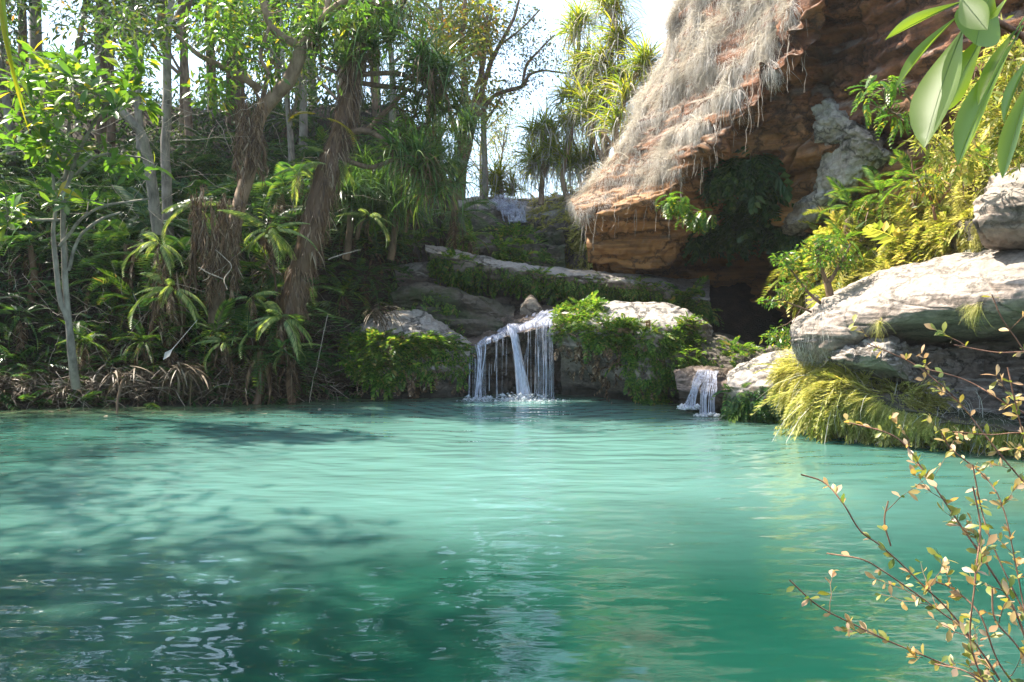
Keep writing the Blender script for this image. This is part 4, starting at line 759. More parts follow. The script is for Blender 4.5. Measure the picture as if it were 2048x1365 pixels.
# leaning shaggy screw pine
def pine_extra(e, sk, tips, dirs):
    g = G(); p, r = sk[0]; i = np.arange(len(p)); rr = np.interp(i / len(p), [0, .35, .6, .85, 1], [.30, .29, .2, .13, .09]); skirt(g, p[:20], rr[:20], 4200, (.12, .42), .06)
    p2 = p[:15]; g.add(*tube(p2, rr[:15] * .85, 10)); g.build('dead_fronds', M['dead_brown'], e)
    g = G(); tufts(g, tips, dirs, 10, (.4, .9), .8, -1.0, [STRAPS[2]]); g.build('dry_leaves', M['dead_brown'], e)
tree('shaggy_pandanus', 'leaning screw pine with thick coat of dead brown fronds, standing at the water', 'tree',
    [[(572, 660, 16.6, 26), (598, 560, 16.6, 24), (625, 460, 16.6, 20), (648, 370, 16.7, 17), (670, 300, 16.8, 14), (692, 230, 16.9, 12), (705, 160, 17, 11), (720, 80, 17.1, 9), (738, 0, 17.2, 8), (745, -90, 17.3, 6)],
     [(708, 152, 17, 6), (750, 148, 16.9, 5), (800, 148, 16.8, 5), (840, 160, 16.7, 4), (875, 120, 16.6, 3)], [(705, 165, 17, 5), (760, 172, 17.2, 5), (810, 178, 17.3, 4), (862, 195, 17.4, 3)], [(690, 268, 16.8, 7), (730, 262, 16.7, 6), (765, 280, 16.6, 6), (785, 310, 16.5, 5)],
     [(680, 315, 16.8, 5), (740, 335, 16.7, 5), (790, 318, 16.6, 4)], [(815, 178, 17.3, 5), (780, 215, 17.3, 5), (745, 250, 17.2, 5), (728, 268, 17.1, 4)], [(700, 165, 17, 5), (670, 145, 16.8, 4), (640, 130, 16.7, 3)]],
    [(860, 120, 16.6, 60, 50, .7, 9), (870, 210, 17.2, 60, 50, .7, 10), (820, 300, 16.6, 70, 50, .8, 12), (870, 340, 16.8, 60, 50, .8, 10), (745, 90, 17, 80, 60, .8, 9), (770, 10, 17.2, 80, 60, 1, 8), (650, 60, 17, 40, 40, .5, 4)],
    'bark_brown', 'strap', lambda g, t, d: tufts(g, t, d, 34, (.6, 1.15), .8), extra=pine_extra, r_tip=.02)
# second screw pines between the forked tree and the ravine
for k, (bx, by, Y, tops, lab) in enumerate([(905, 470, 21, [(900, 330), (930, 250), (870, 290)], 'screw pine with drooping strap leaves at the left edge of the ravine'),
        (780, 520, 19.2, [(790, 400), (760, 370), (840, 390)], 'low screw pine with arching leaves behind the shaggy one'), (690, 520, 18.6, [(700, 380), (735, 420)], 'dark screw pine in the shade right of the shaggy trunk')]):
    tree('screw_pine', lab, 'tree', [[(bx, by, Y, 8), ((bx + tops[0][0]) / 2 + 6, (by + tops[0][1]) / 2, Y, 7), (tops[0][0], tops[0][1] + 10, Y, 6)]] + [[((bx + t[0]) / 2, (by + t[1]) / 2 + 10, Y, 5), ((bx + 2 * t[0]) / 3, t[1] + 30, Y, 4), (t[0], t[1] + 8, Y, 4)] for t in tops[1:]],
        [(t[0], t[1], Y, 22, 18, .4, 5) for t in tops], 'bark_brown', 'strap', lambda g, t, d: tufts(g, t, d, 34, (.7, 1.35), .8), r_tip=.02)
# tall trees on the ridge of the ravine
tree('ridge_tree', 'dark forked trunk on the ravine rim left of the upper cascade', 'tree', [[(922, 400, 24, 10), (924, 330, 24, 9), (926, 260, 24, 8), (932, 190, 24, 6), (925, 100, 24, 5), (930, 0, 24, 4)], [(926, 260, 24, 6), (948, 200, 24, 5), (968, 120, 24, 4), (975, 30, 24, 3)], [(925, 300, 24, 5), (900, 230, 23.8, 4), (880, 150, 23.6, 3)]],
    [(900, 130, 24, 80, 90, 2, 70), (890, 60, 24, 90, 70, 2, 60), (960, 60, 24.4, 50, 80, 1.5, 26)], 'bark_brown', 'leaf_autumn', lambda g, t, d: sprays(g, t, 16, (.12, .24), .55, CARD))
tree('pale_trunk_tree', 'tall straight pale trunk beside the white upper cascade', 'tree', [[(971, 420, 26.5, 6), (969, 330, 26.5, 6), (967, 250, 26.5, 5.5), (964, 150, 26.5, 5), (958, 40, 26.5, 4), (955, -80, 26.5, 3)], [(968, 250, 26.5, 3), (1000, 200, 26.3, 2), (1010, 180, 26.2, 2)]],
    [(950, 20, 26.5, 60, 90, 1.8, 44), (990, 195, 26.3, 30, 25, .8, 10), (955, 200, 26.3, 35, 60, .8, 22)], 'bark_grey', 'leaf_autumn', lambda g, t, d: sprays(g, t, 14, (.12, .24), .5, CARD))
tree('sparse_tree', 'dark-limbed tree with sparse bluish foliage reaching across the sky gap', 'tree', [[(900, 420, 25.5, 8), (930, 320, 25.3, 7), (955, 215, 25, 6), (980, 130, 25, 5), (1005, 80, 25, 4), (1030, 30, 25, 3), (1045, -30, 25, 2)], [(945, 250, 25.2, 5), (985, 195, 25, 4), (1015, 182, 25, 4), (1045, 172, 25, 4), (1060, 150, 25, 3), (1090, 142, 25, 2), (1135, 148, 25, 1.5)],
      [(1045, 168, 25, 3), (1055, 128, 25, 3), (1080, 100, 25, 2), (1110, 70, 25, 1.5)], [(985, 120, 25, 3), (975, 70, 25, 2.5), (985, 20, 25, 2)], [(1000, 90, 25, 2.5), (1040, 60, 25, 2), (1080, 20, 25, 1.5)]],
    [(1040, 60, 25, 80, 60, 1.8, 110), (1080, 120, 25, 60, 40, 1.4, 70), (1040, 170, 25, 50, 25, 1.2, 34), (980, 80, 25, 50, 80, 1.4, 60), (1020, 190, 25, 40, 30, 1, 20)], 'bark_brown', 'leaf_blue', lambda g, t, d: sprays(g, t, 7, (.07, .15), .35, CARD), r_tip=.005)
def pand_extra(e, sk, tips, dirs):
    g = G(); tufts(g, tips - np.array((0, 0, .1)), dirs, 18, (.5, 1.2), .8, -1.0, [STRAPS[2]]); g.build('dry_leaves', M['grass_dry'], e)
pands = [('tall thin screw pine with a shaggy head against the sky gap', [[(1135, 400, 24, 6), (1124, 355, 24, 5), (1136, 300, 24, 5), (1150, 220, 24, 4), (1156, 140, 24, 4), (1158, 70, 24, 4)]], [(1158, 50, 24, 24, 30, .5, 6), (1165, 110, 24, 22, 22, .5, 3), (1130, 190, 24, 20, 20, .4, 3), (1140, 250, 24, 26, 18, .4, 3)]),
    ('branching screw pine with brown skirts, tallest on the skyline', [[(1216, 400, 23, 9), (1212, 340, 23, 8), (1208, 270, 23, 7), (1212, 190, 23, 6), (1222, 100, 23, 6), (1226, 20, 23, 5)], [(1211, 330, 23, 5), (1190, 285, 23, 4), (1180, 230, 23, 4)], [(1212, 300, 23, 5), (1240, 270, 23, 4), (1262, 230, 23, 4)]],
        [(1226, 0, 23, 20, 24, .5, 6), (1228, 70, 23, 24, 20, .5, 5), (1200, 120, 23, 24, 20, .5, 4), (1240, 150, 23, 24, 20, .5, 4), (1180, 210, 23, 26, 18, .5, 4), (1215, 190, 23, 24, 20, .4, 4)]),
    ('screw pine with light green spiky head beside the hanging grass', [[(1236, 390, 21.8, 6), (1234, 320, 21.8, 6), (1234, 250, 21.8, 5), (1262, 170, 21.8, 5), (1282, 130, 21.8, 5)], [(1234, 300, 21.8, 4), (1200, 260, 22, 3)]], [(1285, 125, 21.8, 22, 24, .4, 7), (1255, 180, 21.8, 24, 20, .4, 4), (1230, 240, 21.8, 22, 16, .4, 3)]),
    ('low screw pine cluster below the sky gap', [[(1082, 410, 24.5, 6), (1085, 340, 24.5, 5), (1085, 270, 24.5, 5)], [(1084, 350, 24.5, 4), (1105, 310, 24.5, 4), (1118, 290, 24.5, 3)]], [(1082, 255, 24.5, 30, 20, .6, 6), (1070, 320, 24.5, 30, 24, .6, 6), (1108, 310, 24.5, 30, 30, .6, 7), (1150, 330, 24.5, 26, 30, .6, 5)]),
    ('pale screw pine between the thin one and the branching one', [[(1182, 410, 24.5, 5), (1178, 330, 24.5, 5), (1186, 250, 24.5, 4), (1180, 160, 24.5, 4)]], [(1180, 140, 24.5, 22, 24, .5, 5), (1188, 230, 24.5, 24, 24, .5, 4), (1172, 310, 24.5, 24, 24, .5, 4)]),
    ('short screw pine right behind the upper cascade', [[(1000, 415, 27.5, 5), (1002, 380, 27.5, 5), (1000, 350, 27.5, 4)]], [(1000, 350, 27.5, 26, 18, .6, 5), (1030, 375, 27.5, 20, 10, .5, 3), (985, 375, 27.5, 14, 10, .5, 2)])]
for lab, lm, bl in pands:
    tree('screw_pine', lab, 'tree', lm, bl, 'bark_tan', 'strap_yellow', lambda g, t, d: tufts(g, t, d, 42, (.55, 1.1), 1.0), extra=pand_extra, r_tip=.02)

# ---- generic woods: a few kinds copied over the slopes
def proto_tree(H, spread, ntips, leafn, L, bark, leaf, tm=LEAF, r0=.14, seed=1, rad=.5):
    trunk = catmull([(0, 0, -.3), (R(-.2, .2), R(-.2, .2), H * .3), (R(-.5, .5), R(-.5, .5), H * .6), (R(-.6, .6), R(-.6, .6), H * .92)], 20); sk = [(trunk, np.linspace(r0, r0 * .25, 20))]
    for i in range(6):
        j = rng.integers(6, 16); a = R(0, 2 * pi); s = spread * R(.6, 1.); pts = catmull([trunk[j], trunk[j] + np.array((cos(a) * s * .45, sin(a) * s * .45, H * .1)), trunk[j] + np.array((cos(a) * s * .85, sin(a) * s * .85, H * R(.12, .3)))], 10)
        sk.append((pts, np.linspace(r0 * .45, r0 * .12, 10)))
    cs = [np.append(s[0][-1], 1) for s in sk]; tips = []
    for c in cs: n = ntips // len(cs); tips.append(c[:3] + rdir(n) * (rng.random(n) ** .4)[:, None] * np.array((spread * .5, spread * .5, H * .16)))
    tips = np.concatenate(tips); tubes, dirs = connect(sk, tips); g = G(); sprays(g, tips, leafn, L, rad, tm)
    return wood(tubes, 6).mesh('trunk', M[bark]), g.mesh('crown', M[leaf])
PROT = [proto_tree(7.5, 2.6, 150, 15, (.14, .27), 'bark_grey', 'leaf_mid'), proto_tree(9, 2.3, 160, 16, (.12, .25), 'bark_brown', 'leaf_dark'), proto_tree(8, 2.2, 150, 14, (.12, .24), 'bark_tan', 'leaf_bright', rad=.55), proto_tree(9, 2.4, 150, 12, (.1, .22), 'bark_grey', 'leaf_autumn', CARD)]
def put(pr, name, label, cat, x, y, sc, group, z=None):
    e = empty(name, (x, y, float(ground_z(x, y)) if z is None else z), label, cat, group, R(0, 6.28), sc)
    for nm, me in zip(('trunk', 'crown'), pr): link(bpy.data.objects.new(nm, me), e)
    return e
KN = ['grey-stemmed broadleaf tree on the wooded slope left of the pool', 'dark evergreen tree on the wooded slope left of the pool', 'bright green tan-stemmed tree on the wooded slope left of the pool', 'thin autumn-coloured tree on the wooded slope left of the pool']
for (x, y, k, s) in [(-14, 22.5, 0, 1), (-12, 24, 1, 1.1), (-10.5, 22.8, 0, 1), (-8.6, 25.5, 1, 1.15), (-6.4, 24.6, 0, 1.1), (-4.6, 27.5, 2, 1.1), (-11, 27, 2, 1.3), (-13.5, 29, 1, 1.3), (-7.8, 29.5, 0, 1.2), (-3.4, 32, 2, 1.0), (-15.5, 25.5, 1, 1.2), (-13, 25.5, 1, 1.5), (-9.6, 27.5, 1, 1.5), (-16.5, 28, 0, 1.6), (-6, 29, 1, 1.35), (-11.5, 31, 1, 1.6), (-18, 23, 1, 1.4), (-8, 32.5, 0, 1.6), (-10, 25, 2, 1), (-6, 22, 0, .8), (-4.8, 23.5, 2, .85), (-3.9, 26, 3, .9), (-7, 27, 3, 1), (-12, 28, 1, 1.1), (-5, 30, 3, 1.1), (-9, 31, 2, 1.1), (-16, 19, 1, 1.1), (-17, 24, 0, 1.2), (-2.9, 30, 3, .9), (-7.6, 24, 2, .8), (-14, 26, 0, 1)]:
    put(PROT[k], 'broadleaf_tree', KN[k], 'tree', x, y, s, 'trees crowding the left slope')
for (x, y, k, s) in [(-3, 34, 3, .8), (-1.5, 38, 3, .75), (1.6, 40, 3, .55), (3.4, 36, 2, .6), (5, 33, 2, .62), (2.4, 33, 3, .42), (-.6, 33, 3, .5)]:
    put(PROT[k], 'slender_tree', ['', '', 'pale green tree far behind the skyline of the ravine', 'thin hazy autumn tree far behind the skyline of the ravine'][k], 'tree', x, y, s, 'trees beyond the upper cascade')
# trees of the near bank, out of the frame: they shade and mirror in the foreground water
for (x, y, k, s) in [(-11.4, 11.6, 1, 1.0), (-12.4, 7.6, 0, 1.7), (-12, 5, 1, 1.7), (-9.6, 3.8, 1, 1.5), (-10.6, 6.2, 0, 1.6), (-7.5, 0.8, 0, 1.3), (-14, 5, 1, 1.9), (-12.6, 13.2, 0, .8)]:
    put(PROT[k], 'bank_tree', 'tall overhanging tree on the near left bank shading the water', 'tree', x, y, s, 'trees on the near left bank')

# ---- palms / tree ferns and undergrowth on the left bank
def fern_proto(n, L, m, zmin=.05, w=1.0, nd=5, zmax=.95, FR=None):
    FR = FR or FRONDS
    g = G(); e = rdir(n, zmin, zmax); l = R(L[0], L[1], n); sel = rng.integers(0, 3, n)
    for j in range(3): i = sel == j; place(g, FR[j], e[i] * .04 + np.array((0, 0, .1)), e[i], np.tile((0., 0., 1.), (i.sum(), 1)), l[i], l[i] * w)
    d = G(); e = rdir(nd, -.9, -.1); l = R(L[0] * .7, L[1] * .8, nd); place(d, FRONDS[2], e * .04, e, np.tile((0., 0., 1.), (nd, 1)), l, l)
    return g.mesh('fronds', M[m], False), d.mesh('dead_fronds', M['dead_brown'], False)
FP = [fern_proto(13, (.8, 1.3), 'fern'), fern_proto(11, (.7, 1.1), 'fern'), fern_proto(15, (.6, 1.0), 'fern_lush'), fern_proto(10, (.9, 1.4), 'fern'), fern_proto(9, (.8, 1.6), 'fern_pale', -.1, 1.0, 3, .75, FRONDP), fern_proto(7, (.6, 1.3), 'fern_pale', -.2, 1.0, 3, .8, FRONDP)]
def on_ground(px, py, Y0=14.8, up=.35):
    for Y in np.arange(Y0, 27, .1):
        c = P(px, py, Y)
        if c[2] < ground_z(c[0], c[1]) + up and pool_sd(c[0], c[1]) > 0: return c
    return None
def fern(px, py, Y, k, sc=1.0, label=None, group='ferns on the left bank', stem=True):
    c = on_ground(px, py, 14.8, 1.1 if Y < 16.4 else .6)
    if c is None: c = P(px, py, Y); stem = False
    if Y < 16.4: sc *= 1.3
    e = empty('fern', c, label or 'arching fern in the undergrowth of the left bank', 'fern', group, R(0, 6.28), sc)
    for nm, me in zip(('fronds', 'dead_fronds'), FP[k]): link(bpy.data.objects.new(nm, me), e)
    gz = float(ground_z(c[0], c[1])) - .2
    if stem and c[2] - gz > .9 and k in (0, 3):
        h = (c[2] - gz) / sc; g = G(); p = catmull([(R(-.15, .15), .1, -h), (R(-.1, .1), 0, -h * .5), (0, 0, .08)], 8); g.add(*tube(p, np.linspace(.09, .06, 8), 6)); skirt(g, p, np.full(8, .07), 60, (.12, .3))
        link(bpy.data.objects.new('stem', g.mesh('stem', M['dead_brown'])), e)
FL = [(255, 500, 15.8, 0, 1), (300, 470, 16.2, 3, 1.1), (335, 540, 15.6, 0, 1.1), (370, 400, 16.6, 1, 1), (385, 340, 17, 1, .9), (525, 480, 15.9, 0, 1.1), (560, 400, 16.2, 0, 1.1), (540, 560, 15.7, 2, 1), (500, 640, 15.6, 3, 1.1), (560, 660, 15.6, 0, 1), (600, 330, 16.8, 1, 1),
    (640, 300, 16.5, 2, .8), (700, 340, 16.9, 0, .9), (590, 600, 15.8, 0, .9), (450, 600, 15.9, 1, .9), (430, 680, 15.5, 2, .8), (520, 710, 15.5, 3, .8), (580, 730, 15.6, 0, .7), (340, 640, 15.5, 1, .8), (130, 590, 15.3, 1, .6), (60, 500, 15.8, 0, .8), (40, 640, 15.6, 1, .6), (165, 690, 15.2, 2, .5), (290, 690, 15.4, 2, .5),
    (700, 460, 17.6, 0, 1), (740, 500, 17.7, 2, 1), (765, 450, 18, 0, 1.1), (800, 480, 18.6, 2, 1), (730, 560, 17.4, 1, .9), (840, 440, 19.8, 0, 1), (880, 470, 20.2, 2, .9), (690, 590, 17.2, 2, .8), (830, 500, 19.4, 2, .8), (910, 440, 21, 0, .9), (940, 480, 21.6, 2, .7),
    (200, 430, 17, 1, 1), (240, 560, 16.6, 1, 1), (190, 560, 16.4, 3, 1), (270, 620, 16, 2, .9), (100, 400, 17, 1, 1.2), (40, 330, 18, 3, 1.2), (150, 330, 18, 1, 1.2), (60, 440, 17, 3, 1), (220, 360, 18, 1, 1.2), (450, 480, 17.8, 1, 1.1), (590, 500, 17.5, 1, 1.1), (420, 300, 18, 0, 1.1), (580, 250, 18, 0, 1)]
LBL = {0: 'big pale-glinting fern arching over the left bank beside the shaggy trunk'}
for i, (px, py, Y, k, s) in enumerate(FL):
    lab = 'pale-glinting fern arching from the sunlit front of the left bank' if px > 240 and Y < 16.7 else ('dark fern in the shade of the gully left of the waterfall' if px > 680 else 'dim fern deep in the shade of the left undergrowth')
    fern(px, py, Y, k, s, lab, {'p': 'sunlit ferns on the left bank', 'd': 'shaded ferns of the gully'}.get(lab[:1] if lab[:3] != 'dim' else 'x', 'dim ferns of the undergrowth'))
for (px, py, Y, k, s, lab) in [(318, 495, 15.5, 4, 1.0, 'large pale fern arching left beside the shaggy root curtain'), (345, 585, 15.3, 4, .9, 'pale fern with one long hanging frond left of the dry palm sheath'), (540, 470, 15.4, 4, 1.0, 'large pale fern arching out left of the shaggy leaning trunk'),
    (565, 645, 15.2, 4, .95, 'glinting fern at the foot of the shaggy leaning trunk'), (505, 600, 15.3, 5, 1.0, 'glinting fern between the root curtain and the shaggy trunk'), (600, 345, 16.2, 5, 1.0, 'pale fern perched high on the left of the shaggy trunk'), (675, 330, 16.4, 4, .8, 'yellowish fern perched high on the right of the shaggy trunk'),
    (585, 700, 15.4, 5, .8, 'low fern hanging over the water edge under the shaggy trunk'), (385, 420, 16.0, 5, 1.0, 'pale fern above the wide root curtain'), (450, 690, 15.2, 5, .8, 'low fern in front of the forked tree base'), (740, 440, 17.2, 5, 1, 'fern arching over the dark gully')]:
    Y += .5; s *= R(.5, .8); c = P(px, py, Y); e = empty('tree_fern', c, lab, 'tree fern', 'tree ferns on the left bank', R(0, 6.28), s)
    for nm, me in zip(('fronds', 'dead_fronds'), FP[k]): link(bpy.data.objects.new(nm, me), e)
    a = e.rotation_euler.z; bk = min(1.6, .5 + (c[2] - .3) * .45); gz = float(ground_z(c[0], c[1] + bk)) - .15; h = (c[2] - gz) / s
    if 'perched' in lab or 'gully' in lab or h < .3: continue
    off = np.array((sin(a) * bk, cos(a) * bk, 0)) / s; g = G(); pp = catmull([off + (0, 0, -h), off * .35 + (0, 0, -h * .55), (0, 0, .08)], 10); skirt(g, pp, np.linspace(.06, .04, 10), 140, (.08, .3)); g.add(*tube(pp, np.linspace(.045, .03, 10), 6)); link(bpy.data.objects.new('stem', g.mesh('stem', M['dead_brown'])), e)
g = G(); c = P(640, 232, 16.6); place(g, FRONDS[1], np.array([c, c + (0, 0, -.05)]), np.array([(-.8, -.3, .5), (.8, -.2, .1)]), np.tile((0, 0, 1.), (2, 1)), np.array([.6, .9])); solo('yellow_frond', g, M['frond_yellow'], 'bright yellow fern frond catching the sun beside the leaning trunk', 'frond', sm=False)
# undergrowth on the slopes: leaves nobody could count
def slope_pts(n, x0, x1, y0, y1, keep=None):
    x = R(x0, x1, n); y = R(y0, y1, n); s = pool_sd(x, y); k = s > .1
    if keep is not None: k &= keep(x, y)
    x, y = x[k], y[k]; return np.stack([x, y, ground_z(x, y)], -1)
lm = lambda x, y: (x < -2.4 - .1 * (y - 17))
p = slope_pts(30000, -22, -2, 15, 33, lm); h = (.1 + .9 * np.clip(fbm(p * .8, 3, 33) + .5, 0, 1.3)) * smooth(pool_sd(p[:, 0], p[:, 1]), .2, 2.5); n = len(p)
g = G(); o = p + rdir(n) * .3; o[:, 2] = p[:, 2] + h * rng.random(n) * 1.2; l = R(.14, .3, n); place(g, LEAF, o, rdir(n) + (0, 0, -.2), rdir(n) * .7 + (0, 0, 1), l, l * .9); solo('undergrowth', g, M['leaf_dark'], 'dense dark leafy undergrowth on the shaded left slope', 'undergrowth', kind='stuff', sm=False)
p = slope_pts(9000, -16, -2.2, 15, 24, lm); n = len(p); h = .9 * rng.random(n) * smooth(pool_sd(p[:, 0], p[:, 1]), .1, 1.5)
g = G(); p[:, 2] += h; l = R(.35, .75, n); sel = rng.random(n) < .5; place(g, FERNLET[0], p[sel], rdir(sel.sum(), -.2, .8), (0, 0, 1.), l[sel], l[sel] * .8); place(g, STRAPS[1], p[~sel], rdir(sel.size - sel.sum(), 0, .9), (0, 0, 1.), l[~sel], l[~sel]); solo('undergrowth', g, M['fern'], 'low ferns and blades filling the left bank', 'undergrowth', kind='stuff', sm=False)
# litter, dry fallen leaves and roots along the left shore
p = slope_pts(60000, -11, -2.6, 14.6, 18.2); s = pool_sd(p[:, 0], p[:, 1]); p = p[(s < 2.2) & (fbm(p * 1.2, 3, 77) > -.25 + .3 * (s - 1))]; n = len(p); p[:, 2] += R(-.02, .35, n); l = R(.10, .38, n); d = rdir(n, -.3, .2) + (.3, -.4, 0)
g = G(); place(g, STRAPS[0], p, d, rdir(n) * .5 + (0, 0, 1), l, l * R(.8, 2.2, n)); solo('leaf_litter', g, M['litter'], 'dry fallen leaves and twigs along the left shore', 'litter', kind='stuff', sm=False)
x = R(-10, -2.5, 700); y = R(14.8, 17.4, 700); s = pool_sd(x, y); k = (s > -.05) & (s < .7); x, y = x[k], y[k]; g = G()
for a, b in zip(x, y):
    z = float(ground_z(a, b)) + R(.02, .45); L = R(.2, .9); q = np.linspace(0, 1, 6)[:, None]; d = nrm(np.array((R(-1, 1), R(-.5, .3), R(-.7, .5)))); t = np.array((a, b, z)) + d * L * q + np.array((0, 0, -.25)) * L * q * q + np.cumsum(rng.normal(0, .014, (6, 3)), 0); g.add(*tube(t, np.linspace(R(.003, .011), .002, 6), 4))
solo('shore_roots', g, M['twig_pale'], 'tangle of pale roots and sticks along the left waterline', 'roots', kind='stuff')
# ------------------------------------------------------------------ near things
M['leaf_near'] = leafmat('leaf_near', [(0, (0.11, 0.19, 0.02)), (1, (0.22, 0.29, 0.04))], 0.48, 0.42, 1.0, 2.7)
M['leaf_pink'] = leafmat('leaf_pink', [(0, (0.10, 0.16, 0.04)), (0.4, (0.28, 0.27, 0.06)), (0.7, (0.45, 0.27, 0.14)), (1, (0.55, 0.40, 0.28))], 0.35, 0.4, 0.5)
br = empty('leafy_branch', P(2080, 100, 1.35), 'close-up branch with long glossy paddle leaves hanging in from the top right corner', 'branch')
g = G(); g.add(*tube(*(lambda a: (a[0], a[1]))(limb([(3300, 700, 1.5, 22), (2700, 420, 1.45, 14), (2350, 260, 1.42, 9), (2120, 130, 1.4, 7), (2048, 75, 1.38, 6), (1990, 40, 1.36, 6), (1945, 5, 1.35, 5), (1900, -60, 1.34, 4)], 40, .001)), 8))
c0 = P(3300, 700, 1.5); g.add(*tube(catmull([c0, c0 + (.15, -.1, -.5), c0 + (.2, -.2, -1.6)], 10), np.linspace(.022, .035, 10), 8))
g.build('branch_wood', M['twig'], br)
NL_ = t_leaf(12, 1.0, 0.64, 0.10, 0.10)
lit = nrm(nrm(SUN) + nrm(np.array((-.49, -.85, -.26)))); back = np.array((.35, .55, .62))
for (a, bq, wpx, up, roll) in [((1945, -4, 1.34), (1762, 68, 1.30), 24, back, 0), ((1932, 18, 1.33), (1790, 148, 1.26), 24, lit, .2), ((1934, 42, 1.33), (1836, 266, 1.24), 82, lit, 0), ((1982, 44, 1.35), (1880, 222, 1.33), 50, back, .3),
        ((1990, -40, 1.36), (1940, 96, 1.30), 92, back, 0), ((2040, 62, 1.37), (1886, 332, 1.28), 52, back, -.2), ((2046, 40, 1.38), (1950, 185, 1.30), 26, lit, 0), ((2075, 92, 1.38), (1984, 245, 1.30), 24, back, 0),
        ((2085, 110, 1.39), (1986, 362, 1.32), 34, back, .2), ((1915, -12, 1.34), (1962, 46, 1.25), 46, lit, 0), ((2040, -30, 1.37), (1985, 20, 1.3), 60, back, .2), ((1880, -60, 1.34), (1800, -20, 1.3), 30, lit, 0)]:
    A = P(*a); B = P(*bq); L = np.linalg.norm(B - A); g = G(); d = (B - A) / L
    place(g, NL_, A[None] + d * .008, d[None], (up + d * roll * .2)[None], np.array([L]), np.array([wpx * 1.33 / F * 1.1])); cv = g.v[0][1::3]; g.add(*tube(cv, np.linspace(.0013, .0004, len(cv)), 5)); g.add(*tube(np.array([A + d * L * .06, A - d * .012]), .0016, 5)); g.build('leaf', M['leaf_near'], br)

def shrub(name, label, root, stems, leafmat_, every, L, seed_pairs=True, bark='twig', r_scale=1.0, tm=LEAF_RICH, wl=1.5, bare=0.0):
    e = empty(name, root, label, 'shrub'); g = G(); lf = G()
    root = np.array((root[0] + .25, root[1], float(ground_z(root[0] + .25, root[1])) - .05))
    for st in stems:
        a0 = P(*st[0][:3])
        if st[0][0] > 2050 or st[0][1] > 1380: g.add(*tube(catmull([root, (root * .6 + a0 * .4) + (0, 0, -.1), a0], 10), np.linspace(.008, st[0][3] * r_scale * .5 * st[0][2] / F, 10), 6))
        pts, r = limb([(x, y, Y, w * r_scale) for x, y, Y, w in st], 40, .006); r = np.maximum(r * .5, .0009); g.add(*tube(pts, r, 6))
        seg = np.linalg.norm(np.diff(pts, axis=0), axis=1).sum(); n = max(2, int(seg / every))
        for i in range(n):
            f = (i + R(.2, .8)) / n
            if rng.random() < bare * (f > .5) or f < .04: continue
            k = min(38, int(f * 39)); q = pts[k] + (pts[k + 1] - pts[k]) * R(0, 1); t = nrm(pts[k + 1] - pts[k]); m = rng.integers(1, 5)
            if rng.random() < .35:      # side twig
                dd = nrm(rdir(1)[0] + t * .9 + (0, 0, .3)); ln = R(.05, .16); tw = q + dd * ln * np.linspace(0, 1, 6)[:, None] + np.cumsum(rng.normal(0, .003, (6, 3)), 0); g.add(*tube(tw, np.linspace(.0012, .0006, 6), 4))
                c = tw[2:]; c = np.repeat(c, 2, 0); d = nrm(rdir(len(c)) + dd * .8); l = R(*L, len(c)); place(lf, tm, c, d, rdir(len(c)) * .8 + np.array((-.2, -.2, .8)), l, l * wl)
            d = nrm(rdir(m) + t * .6); l = R(*L, m); place(lf, tm, np.tile(q, (m, 1)), d, rdir(m) * .8 + np.array((-.2, -.2, .8)), l, l * wl)
    g.build('stems', M[bark], e); lf.build('leaves', M[leafmat_], e); return e
rt = np.array((1.75, 1.9, .5))
shrub('shoreline_shrub', 'reddish-stemmed shrub with small pinkish and yellow leaves leaning over the water at lower right', P(2120, 1500, 2.1),
    [[(2120, 1500, 2.1, 9), (2040, 1250, 2.1, 8), (1975, 1130, 2.1, 7), (1920, 1050, 2.15, 6), (1880, 990, 2.15, 5), (1845, 938, 2.2, 5), (1812, 892, 2.2, 4), (1775, 866, 2.2, 3), (1690, 843, 2.25, 2)],
     [(2070, 1500, 2.0, 7), (1985, 1340, 2.0, 7), (1900, 1225, 2.0, 6), (1850, 1175, 2.0, 5), (1800, 1125, 2.0, 5), (1760, 1090, 2.0, 4), (1722, 1062, 2.0, 4), (1690, 1010, 2.0, 3), (1652, 966, 2.05, 3), (1605, 950, 2.05, 2)],
     [(2080, 1480, 1.9, 7), (1980, 1370, 1.9, 6), (1880, 1325, 1.9, 5), (1790, 1288, 1.9, 4), (1720, 1255, 1.9, 4), (1640, 1215, 1.9, 3), (1580, 1162, 1.9, 2)],
     [(2010, 1400, 2.1, 5), (1930, 1270, 2.1, 5), (1880, 1225, 2.1, 4), (1820, 1180, 2.1, 4), (1770, 1145, 2.1, 3), (1725, 1120, 2.1, 3), (1655, 1108, 2.15, 2)],
     [(1990, 1420, 1.8, 6), (1940, 1290, 1.8, 5), (1950, 1160, 1.8, 5), (1963, 1060, 1.85, 4), (1950, 975, 1.85, 3)], [(1782, 1092, 2.0, 3), (1770, 1045, 2.0, 3), (1778, 1002, 2.0, 2)], [(1945, 930, 2.2, 2), (1960, 1010, 2.2, 3), (1990, 1100, 2.15, 4), (2060, 1250, 2.1, 5)],
     [(2090, 1440, 1.9, 6), (2000, 1330, 1.9, 5), (1960, 1230, 1.9, 5), (1910, 1180, 1.95, 4), (1875, 1165, 1.95, 3)], [(2100, 1460, 2.2, 6), (2040, 1180, 2.3, 5), (2010, 1030, 2.3, 4), (1975, 960, 2.4, 3), (1905, 900, 2.4, 2), (1880, 866, 2.4, 2)],
     [(2110, 1400, 1.7, 6), (2030, 1290, 1.7, 5), (1990, 1240, 1.7, 4), (1985, 1180, 1.7, 3)], [(2100, 1480, 1.7, 5), (2010, 1420, 1.7, 5), (1940, 1350, 1.7, 4), (1870, 1330, 1.75, 3)]],
    'leaf_pink', .045, (.018, .038), r_scale=.6, bare=.4)
